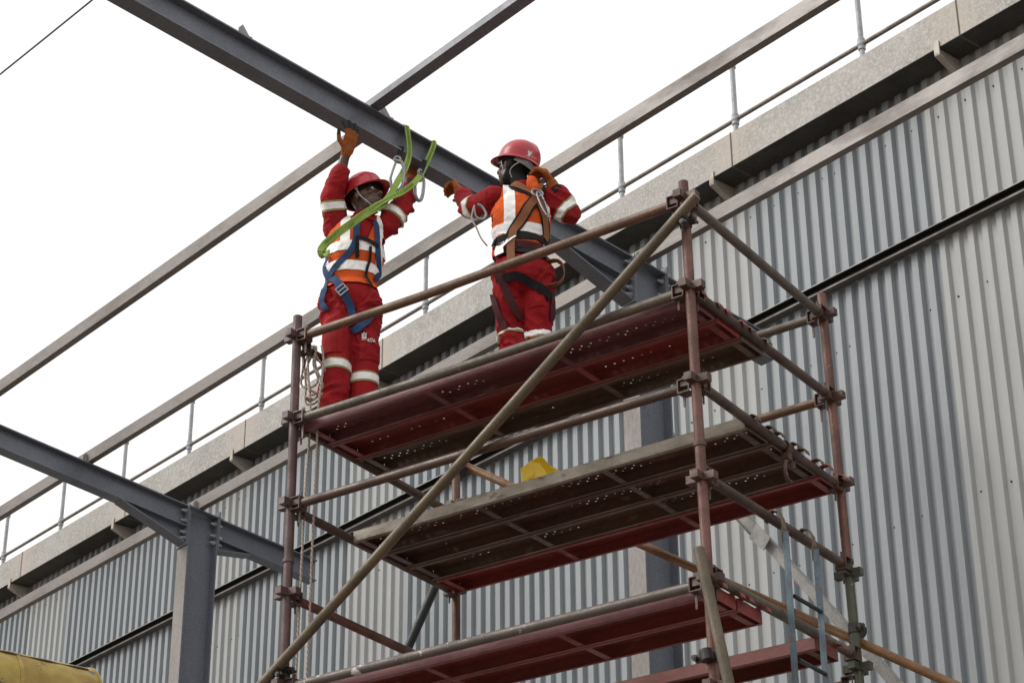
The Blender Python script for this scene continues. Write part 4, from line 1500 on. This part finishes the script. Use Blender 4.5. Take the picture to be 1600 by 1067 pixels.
p, n_ = W1.on(.048, .812, 1)
mb = MB()
M = frame(p + n_ * .026, Vector((-.62 * -1, 0, -.75)) , n_)
for lo, hi in (((-.027, -.030, 0), (-.019, .030, .006)), ((.019, -.030, 0), (.027, .030, .006)), ((-.019, -.030, 0.0003), (.019, -.024, .0057)), ((-.019, .024, .0003), (.019, .030, .0057)), ((-.004, -.024, .0006), (.004, .024, .005))):
    mb.box(lo, hi, M)
W1.part('buckle', mb, C_metal, s3, 30)
# print on the thigh: crest, letters, underline
def flat_print(W, items, side, off=.0035, parent=None):
    mb = MB()
    for (x0, x1, z0, z1) in items:
        q = []
        for x, z in ((x0, z0), (x1, z0), (x1, z1), (x0, z1)):
            p, n_ = W.on(x, z, side)
            q.append(p + n_ * off)
        mb.add(q, [(0, 1, 2, 3)])
    return mb
def letters(x, z, h, s_):
    """R O C strokes; s_ = -1 because the person's right is the viewer's left"""
    w, t_ = h * .62, h * .2
    out = []
    def st(x0, x1, z0, z1):
        a, b_ = x + s_ * x0, x + s_ * x1
        out.append((min(a, b_), max(a, b_), z + z0, z + z1))
    st(0, t_, 0, h); st(t_, w, h - t_, h); st(w - t_, w, h * .55, h - t_); st(t_, w, h * .42, h * .58); st(w * .55, w * .95, 0, h * .42)
    o = w + h * .22
    st(o, o + t_, 0, h); st(o + t_, o + w, h - t_, h); st(o + t_, o + w, 0, t_); st(o + w - t_, o + w, t_, h - t_)
    o += w + h * .22
    st(o, o + t_, 0, h); st(o + t_, o + w, 0, t_); st(o + t_, o + w * .6, h - t_, h)
    st(-.2 * h, o + w + .3 * h, -h * .45, -h * .28)
    return out
mb = flat_print(W1, letters(-.094, .520, .017, -1) + [(-.068, -.062, .545, .570), (-.078, -.072, .545, .575), (-.088, -.082, .545, .568), (-.088, -.062, .536, .546), (-.092, -.058, .526, .530)], 1, .006)
W1.part('logo_print', mb, C_white, None, 20)
W1.emblem(H1, R_(150), .018, .9, flip=-1)
W1.glove((-.934, 10.470, 8.232), (-.893, 10.424, 8.36), (-.646, .764, .05), ((18, 20, 14), (10, 16, 12), (8, 16, 12), (14, 20, 14), .4), thumb=1, size=1.0, spread=.32)
W1.glove(W1.J['wrB'], W1.J['hdB'], (.6, -.75, .1), ((50, 50, 30), (50, 50, 30), (50, 50, 30), (50, 50, 30), .5), thumb=1)
O_, hr, hf, hu = W1.hel
HP = W1.HP
for sgn in (1, -1):
    mb = MB().path(smooth_pts([O_ + hr * sgn * .088 + hf * .012 - hu * .012, HP(sgn * .078, .018, -.03), HP(sgn * .058, .045, -.085), HP(sgn * .01, .055, -.118)]), .0036, n=6)
    mb.tube(O_ + hr * sgn * .080 + hf * .012 - hu * .012, O_ + hr * sgn * .097 + hf * .012 - hu * .010, .011, n=10)
    W1.part('chin_strap', mb, C_cord, H1, 50)
mb = MB().path(smooth_pts([HP(-.06, -.075, -.06), HP(-.085, -.075, -.055), HP(-.092, -.05, -.085), HP(-.08, -.04, -.13), HP(-.06, -.03, -.17)]), .0028, n=6)
W1.part('helmet_cord', mb, C_cord, H1, 50)
for W, hh in ((W1, H1), (W2, H2)):
    for sgn in (1, -1):
        e = W.part('eye', MB().ell(W.HP(sgn * .031, .080, .008), (.0135, .011, .0095), W.H3), C_eye)
        W.part('iris', MB().ell(W.HP(sgn * .031, .0885, .008), (.0062, .0036, .0062), W.H3), C_iris, e)

# ---- second worker's clothing and gear
V2 = dress(W2, .925, None, ((1.045, 1.105),), ((-.105, -.045, .93), (.112, .150, .93)), -1)
W2.band('knee_band', ('shinB',), 'knB', 'anB', .05, .055)
W2.band('knee_band', ('shinA',), 'knA', 'anA', .02, .055)
W2.band('arm_band', ('armA', 'foreA'), 'shA', 'elA', .86, .055)
W2.band('arm_band', ('armB', 'foreB'), 'shB', 'elB', .92, .055)
W2.boots()
W2.strap('harness_pad', [(-.045, 1.365), (.015, 1.30), (.060, 1.255), (.035, 1.20), (-.018, 1.11), (-.058, 1.02), (-.070, .96)], C_black, .064, .020, -1)
W2.strap('harness_pad', [(.115, 1.345), (.088, 1.295), (.083, 1.255), (.108, 1.149), (.124, 1.02)], C_black, .060, .020, -1)
W2.strap('harness_strap', [(-.038, 1.365), (.020, 1.305), (.063, 1.258), (.039, 1.21), (-.013, 1.115), (-.051, 1.03), (-.061, .97), (-.068, .80)], C_tanweb, .044, .026, -1)
sb2 = W2.strap('harness_strap', [(.105, 1.35), (.080, 1.295), (.077, 1.255), (.103, 1.149), (.118, 1.02)], C_tanweb, .042, .027, -1)
W2.strap('waist_belt', [(-.155, .985), (-.09, 1.0), (0, 1.01), (.09, 1.0), (.15, .975)], C_black, .05, .018, -1)
W2.strap('waist_belt', [(-.155, .94), (-.09, .95), (0, .955), (.09, .95), (.15, .93)], C_maroonweb, .042, .018, -1)
W2.strap('waist_belt', [(-.155, .895), (-.09, .905), (0, .90), (.09, .89), (.15, .88)], C_black, .046, .014, -1)
W2.strap('leg_loop', [(-.14, .765), (-.10, .755), (-.04, .757), (.02, .735), (.09, .70), (.14, .66)], C_black, .048, .012, -1)
W2.strap('leg_strap', [(-.140, .83), (-.118, .76), (-.095, .70), (-.062, .62), (-.016, .55)], C_maroonweb, .044, .014, -1)
W2.strap('leg_strap', [(-.15, .70), (-.135, .62), (-.11, .55), (-.09, .49)], C_maroonweb, .044, .014, -1)
W2.strap('leg_strap', [(.15, .70), (.155, .62), (.150, .54)], C_maroonweb, .035, .012, -1)
p, n_ = W2.on(.070, 1.262, -1)
tx = n_.cross(Vector((0, 0, 1))).normalized(); ty = tx.cross(n_)
cD = p + n_ * .036
mb = MB().path([cD + tx * .032 * math.cos(R_(a)) + ty * .034 * math.sin(R_(a)) + n_ * .01 for a in range(0, 360, 15)], .005, n=8, closed=True)
dr = W2.part('d_ring', mb, C_metal, None, 60)
def snap_hook(W, top, bot, wid, nrm, r, name, mat, parent=None):
    top, bot, nrm = Vector(top), Vector(bot), Vector(nrm)
    ax = (bot - top); L = ax.length; ax.normalize()
    sx_ = ax.cross(nrm).normalized()
    P2 = lambda x, y: top + ax * y * L + sx_ * x * wid
    loop = smooth_pts([P2(-.25, .06), P2(-.48, .25), P2(-.5, .6), P2(-.38, .88), P2(0, 1.0), P2(.36, .88), P2(.46, .66)], 5)
    mb = MB().path(loop, r, n=10)
    gate = MB().path(smooth_pts([P2(.46, .62), P2(.34, .40), P2(.12, .10)], 4), r * .7, n=8)
    eye = MB().path([P2(.02, .0) + ax * wid * .22 * math.cos(R_(a)) + sx_ * wid * .22 * math.sin(R_(a)) for a in range(0, 360, 30)], r * .8, n=8, closed=True)
    eye.tube(P2(-.25, .08), P2(.15, .05), r * 1.2, n=8)
    return mb, gate, eye
a_, b_ = cD + ty * .0 + n_ * .018, Vector((.206, 10.17, 7.63))
mb, gt, ey = snap_hook(W2, b_, a_, .034, n_, .0045, 'carabiner', C_metal)
ca = W2.part('carabiner', mb, C_metal, None, 60); W2.part('gate', gt, C_metal, ca, 60); W2.part('swivel_eye', ey, C_metal, ca, 60)
mb, gt, ey = snap_hook(W2, (-.200, 10.22, 7.735), (-.150, 10.23, 7.655), .06, (0, -1, -.2), .007, 'hip_hook', C_metal)
ca = W2.part('hip_hook', mb, C_metal, None, 60); W2.part('gate', gt, C_metal, ca, 60)
W2.part('hip_lanyard', MB().path(smooth_pts([(-.200, 10.22, 7.735), (-.215, 10.23, 7.66), (-.19, 10.23, 7.60), (-.165, 10.24, 7.54), (-.13, 10.26, 7.50)]), .0048, n=8), C_cord, None, 60)
mb = MB().ribbon(smooth_pts([(.200, 10.30, 7.415), (.250, 10.28, 7.412), (.283, 10.28, 7.375), (.285, 10.28, 7.315), (.255, 10.28, 7.270), (.200, 10.29, 7.262)]), (0, -.55, .25), .012, .040)
W2.part('web_loop', MB().ribbon(smooth_pts([(.195, 10.29, 7.412), (.245, 10.27, 7.410), (.278, 10.27, 7.375), (.281, 10.27, 7.315), (.252, 10.27, 7.272), (.195, 10.28, 7.262)]), [(0, 0, 1)] * 7 + [(.7, 0, .7)] * 6 + [(1, 0, 0)] * 6 + [(.7, 0, -.7)] * 6 + [(0, 0, -1)] * 6, .042, .004), C_tanweb, None, 60)
W2.emblem(H2, R_(232), .010, 1.0, flip=1)
W2.glove(W2.J['wrA'], W2.J['hdA'], (-.5, .62, .55), ((55, 60, 40), (58, 62, 40), (58, 62, 40), (60, 60, 40), .8), thumb=-1, size=1.08, tips=False)
W2.glove(W2.J['wrB'], W2.J['hdB'], (-.80, .1, .50), ((48, 40, 20), (52, 46, 30), (60, 55, 40), (65, 60, 40), .9), thumb=1, size=1.02, tips=False, cuff=C_black)
HP = W2.HP
mb = MB()
mb.ribbon(smooth_pts([HP(-.066, .058, .012), HP(-.050, .088, .014), HP(-.02, .104, .014), HP(.0, .102, .016), HP(.02, .104, .014), HP(.050, .088, .014), HP(.066, .058, .012)], 5), [W2.H3 @ Vector((x, .8, 0)) for x in [-.9 + 1.8 * i / 30 for i in range(31)]], .034, .003)
gl = W2.part('safety_glasses', mb, plain('smoked lens', (.035, .04, .045), .15, .3), None, 40)
for sgn in (-1, 1):
    W2.part('temple', MB().path([HP(sgn * .068, .058, .016), HP(sgn * .079, .02, .012), HP(sgn * .081, -.01, .004)], .003, n=6), C_black, gl)
O_, hr, hf, hu = W2.hel
W2.part('nape_strap', MB().ribbon(smooth_pts([O_ + hr * -.086 - hf * .03 - hu * .02, O_ + hr * -.065 - hf * .095 - hu * .04, O_ - hf * .118 - hu * .048, O_ + hr * .065 - hf * .095 - hu * .04, O_ + hr * .086 - hf * .03 - hu * .02], 5), [W2.H3 @ Vector((x, -.8, 0)) for x in [-.9 + 1.8 * i / 20 for i in range(21)]], .040, .003), plain('grey nape strap', (.20, .19, .18), .8), H2, 50)
for pts in ([(-.080, .055, .0), (-.089, .040, -.03), (-.086, .030, -.055), (-.080, .04, -.075)], [(-.06, -.075, .0), (-.088, -.06, -.02), (-.092, -.03, -.05), (-.085, -.02, -.075), (-.07, -.03, -.10)]):
    W2.part('helmet_cord', MB().path(smooth_pts([HP(*q) for q in pts]), .0028, n=6), C_cord, H2, 50)
nk = W2.J['neck']
mb = MB().ell(nk + Vector((.055, -.075, -.015)), (.035, .028, .05))
W2.part('folded_hood', remesh(mb.cone(nk + Vector((.045, -.07, .02)), .02, nk + Vector((.075, -.08, -.05)), .03), .008, 2), C_orange, None, 60)
W2.part('reflective_tail', MB().ribbon(smooth_pts([W2.on(x, z, -1)[0] + W2.on(x, z, -1)[1] * .022 for x, z in ((-.148, .905), (-.12, .94), (-.08, .985), (-.055, 1.0))], 3), [W2.on(-.10, .95, -1)[1]] * 10, .055, .003), C_tape, V2, 50)

def patch(W, name, groups, x0, x1, z0, z1, side, off=.005):
    o0 = Vector((W.J['pelvis'].x, W.J['pelvis'].y, 0)); zb = W.base.z; up = Vector((0, 0, 1))
    c_ = sum((W.J[k] for k in ('hipA', 'hipB', 'knA', 'knB')), Vector()) / 4
    keep = lambda p, g_: g_ in groups and (p - c_).dot(W.f) * side > -.01
    return W.shell(name, keep, [(o0 + W.r * x1, W.r), (o0 + W.r * x0, -W.r), (Vector((0, 0, zb + z1)), up), (Vector((0, 0, zb + z0)), -up)], off, C_red, None, .004, 0)
patch(W1, 'thigh_pocket', ('thighB',), -.165, -.050, .40, .505, 1)
patch(W1, 'thigh_pocket', ('thighA',), .045, .15, .42, .56, 1)
patch(W2, 'back_pocket', ('thighA', 'torso'), -.115, -.025, .66, .775, -1)
patch(W2, 'back_pocket', ('thighB', 'torso'), .03, .12, .60, .69, -1)
for W in (W1, W2):
    nk_ = W.J['neck']
    W.shell('collar', lambda p, g_: (p - nk_).length < .098 and g_ in ('torso', 'head') and p.z > nk_.z - .045, [(nk_ + Vector((0, 0, .022)), Vector((0, 0, 1)))], .009, C_red, None, .004, 2)

# ------------------------------------------------------------------ green sling round the rafter
sl = thing('lifting_sling', 'lime green webbing sling looped over the rafter and hanging across the left worker', 'sling', (-.6, 10.7, DECK))
sb_ = Vector((-.6, 10.7, DECK))
def BW(s_, t_, z_):
    a = Vector((math.cos(AW), math.sin(AW), 0)); n2 = Vector((-a.y, a.x, 0))
    return Vector((BX, BY, 0)) + a * s_ + n2 * t_ + Vector((0, 0, z_))
exv = Vector((math.cos(AW), math.sin(AW), 0))
def strand(pts, nrs, w, jit=0):
    P_ = smooth_pts(pts, 6)
    N_ = [Vector(q) for q in smooth_pts(nrs, 6)]
    P_ = [q + Vector((0, 0, jit * math.sin(i * .55))) for i, q in enumerate(P_)]
    mb = MB().ribbon(P_, N_, w, .006)
    st = [q + n2.normalized() * .0062 for q, n2 in zip(P_, N_)]
    ln = MB()
    for o_ in (-.12, .12):
        ws = [o_ * w] * len(P_)
        sh = []
        for i, q in enumerate(st):
            t_ = (P_[min(i + 1, len(P_) - 1)] - P_[max(i - 1, 0)]).normalized()
            sh.append(q + t_.cross(N_[i]).normalized() * o_ * w)
        ln.ribbon(sh, N_, .0035, .0008)
    return mb, ln
view = Vector((.05, -.88, -.46))
zt1 = lambda t_: ztop(t_) + .004
st1 = [BW(.062, 1.93, zt1(1.93) - RD + .02), BW(.062, 1.93, zt1(1.93) - .02), BW(.05, 1.93, zt1(1.93) + .004), BW(-.05, 1.925, zt1(1.925) + .004), BW(-.064, 1.92, zt1(1.92) - .02), (-.590, 10.700, 8.388), (-.606, 10.655, 8.254), (-.644, 10.60, 8.127), (-.680, 10.55, 8.010), (-.720, 10.50, 7.915)]
n1 = [exv, exv, (exv + Vector((0, 0, 1))), Vector((0, 0, 1)) - exv, -exv, -exv, -exv * .5 + view * .5, view, view, view]
mb, ln = strand(st1, n1, .036)
o = obj('strand', mb.mesh('strand', sb_), C_green, sl, 40); obj('stitch_line', ln.mesh('stitch_line', sb_), C_greenline, o)
st2 = [BW(.062, 1.74, zt1(1.74) - RD + .02), BW(.062, 1.74, zt1(1.74) - .02), BW(.05, 1.735, zt1(1.73) + .004), BW(-.05, 1.728, zt1(1.72) + .004), BW(-.064, 1.722, zt1(1.72) - .02), (-.497, 10.775, 8.345), (-.535, 10.63, 8.155), (-.612, 10.575, 8.042), (-.707, 10.49, 7.929), (-.798, 10.42, 7.823), (-.897, 10.36, 7.706), (-.979, 10.325, 7.606), (-1.029, 10.315, 7.542), (-1.035, 10.315, 7.500)]
n2_ = n1[:5] + [-exv, view, view + Vector((.2, 0, .3)), view + Vector((0, 0, .9)), view + Vector((0, 0, -.2)), view + Vector((0, 0, -.8)), view + Vector((.3, 0, .2)), view, view]
mb, ln = strand(st2, n2_, .034)
o = obj('strand', mb.mesh('strand', sb_), C_green, sl, 40); obj('stitch_line', ln.mesh('stitch_line', sb_), C_greenline, o)
st3 = [(-.700, 10.51, 7.925), (-.760, 10.455, 7.85), (-.830, 10.40, 7.765), (-.905, 10.365, 7.68), (-.975, 10.335, 7.60), (-1.022, 10.325, 7.535), (-1.028, 10.322, 7.495)]
mb, ln = strand(st3, [view + Vector((0, 0, .5))] + [view] * 5 + [view], .028)
o = obj('strand', mb.mesh('strand', sb_), C_green, sl, 40); obj('stitch_line', ln.mesh('stitch_line', sb_), C_greenline, o)
mb = MB().ribbon(smooth_pts([(-1.018, 10.318, 7.548), (-1.036, 10.305, 7.522), (-1.040, 10.30, 7.492), (-1.028, 10.318, 7.476), (-1.014, 10.335, 7.492), (-1.006, 10.335, 7.525)], 5), [view] * 10 + [Vector((-.6, -.6, -.5))] * 6 + [Vector((0, 0, -1))] * 5 + [Vector((.5, .6, -.3))] * 5, .034, .007)
obj('eye_loop', mb.mesh('eye_loop', sb_), C_green, sl, 50)

# ------------------------------------------------------------------ two big snap hooks hanging at the rafter
for lab, tp, bt, wd_, nv in (('grey steel snap hook hanging between the green sling strands above the red helmet', (-.650, 10.62, 8.285), (-.655, 10.615, 8.070), .078, (.1, -.9, -.35)),
                       ('grey steel snap hook hanging lowest under the rafter, right of the green sling', (-.520, 10.67, 8.225), (-.532, 10.66, 8.035), .072, (.75, -.6, -.2))):
    hk_ = thing('snap_hook', lab, 'hook', tp, 0, 'snap hooks hanging from the rafter')
    mb, gt, ey = snap_hook(W1, tp, bt, wd_, nv, .0105, '', None)
    ob = obj('hook_body', mb.mesh('hook_body', Vector(tp)), C_metal, hk_, 60)
    obj('gate', gt.mesh('gate', Vector(tp)), C_metal, hk_, 60)
    obj('swivel_eye', ey.mesh('swivel_eye', Vector(tp)), C_metal, hk_, 60)
    web = MB().ribbon([Vector(tp) + Vector((0, 0, .0)), Vector(tp) + Vector((.01, .03, .05)), Vector(tp) + Vector((.02, .06, .12))], (0, -1, 0), .03, .005)
    obj('lanyard_end', web.mesh('lanyard_end', Vector(tp)), C_black, hk_)
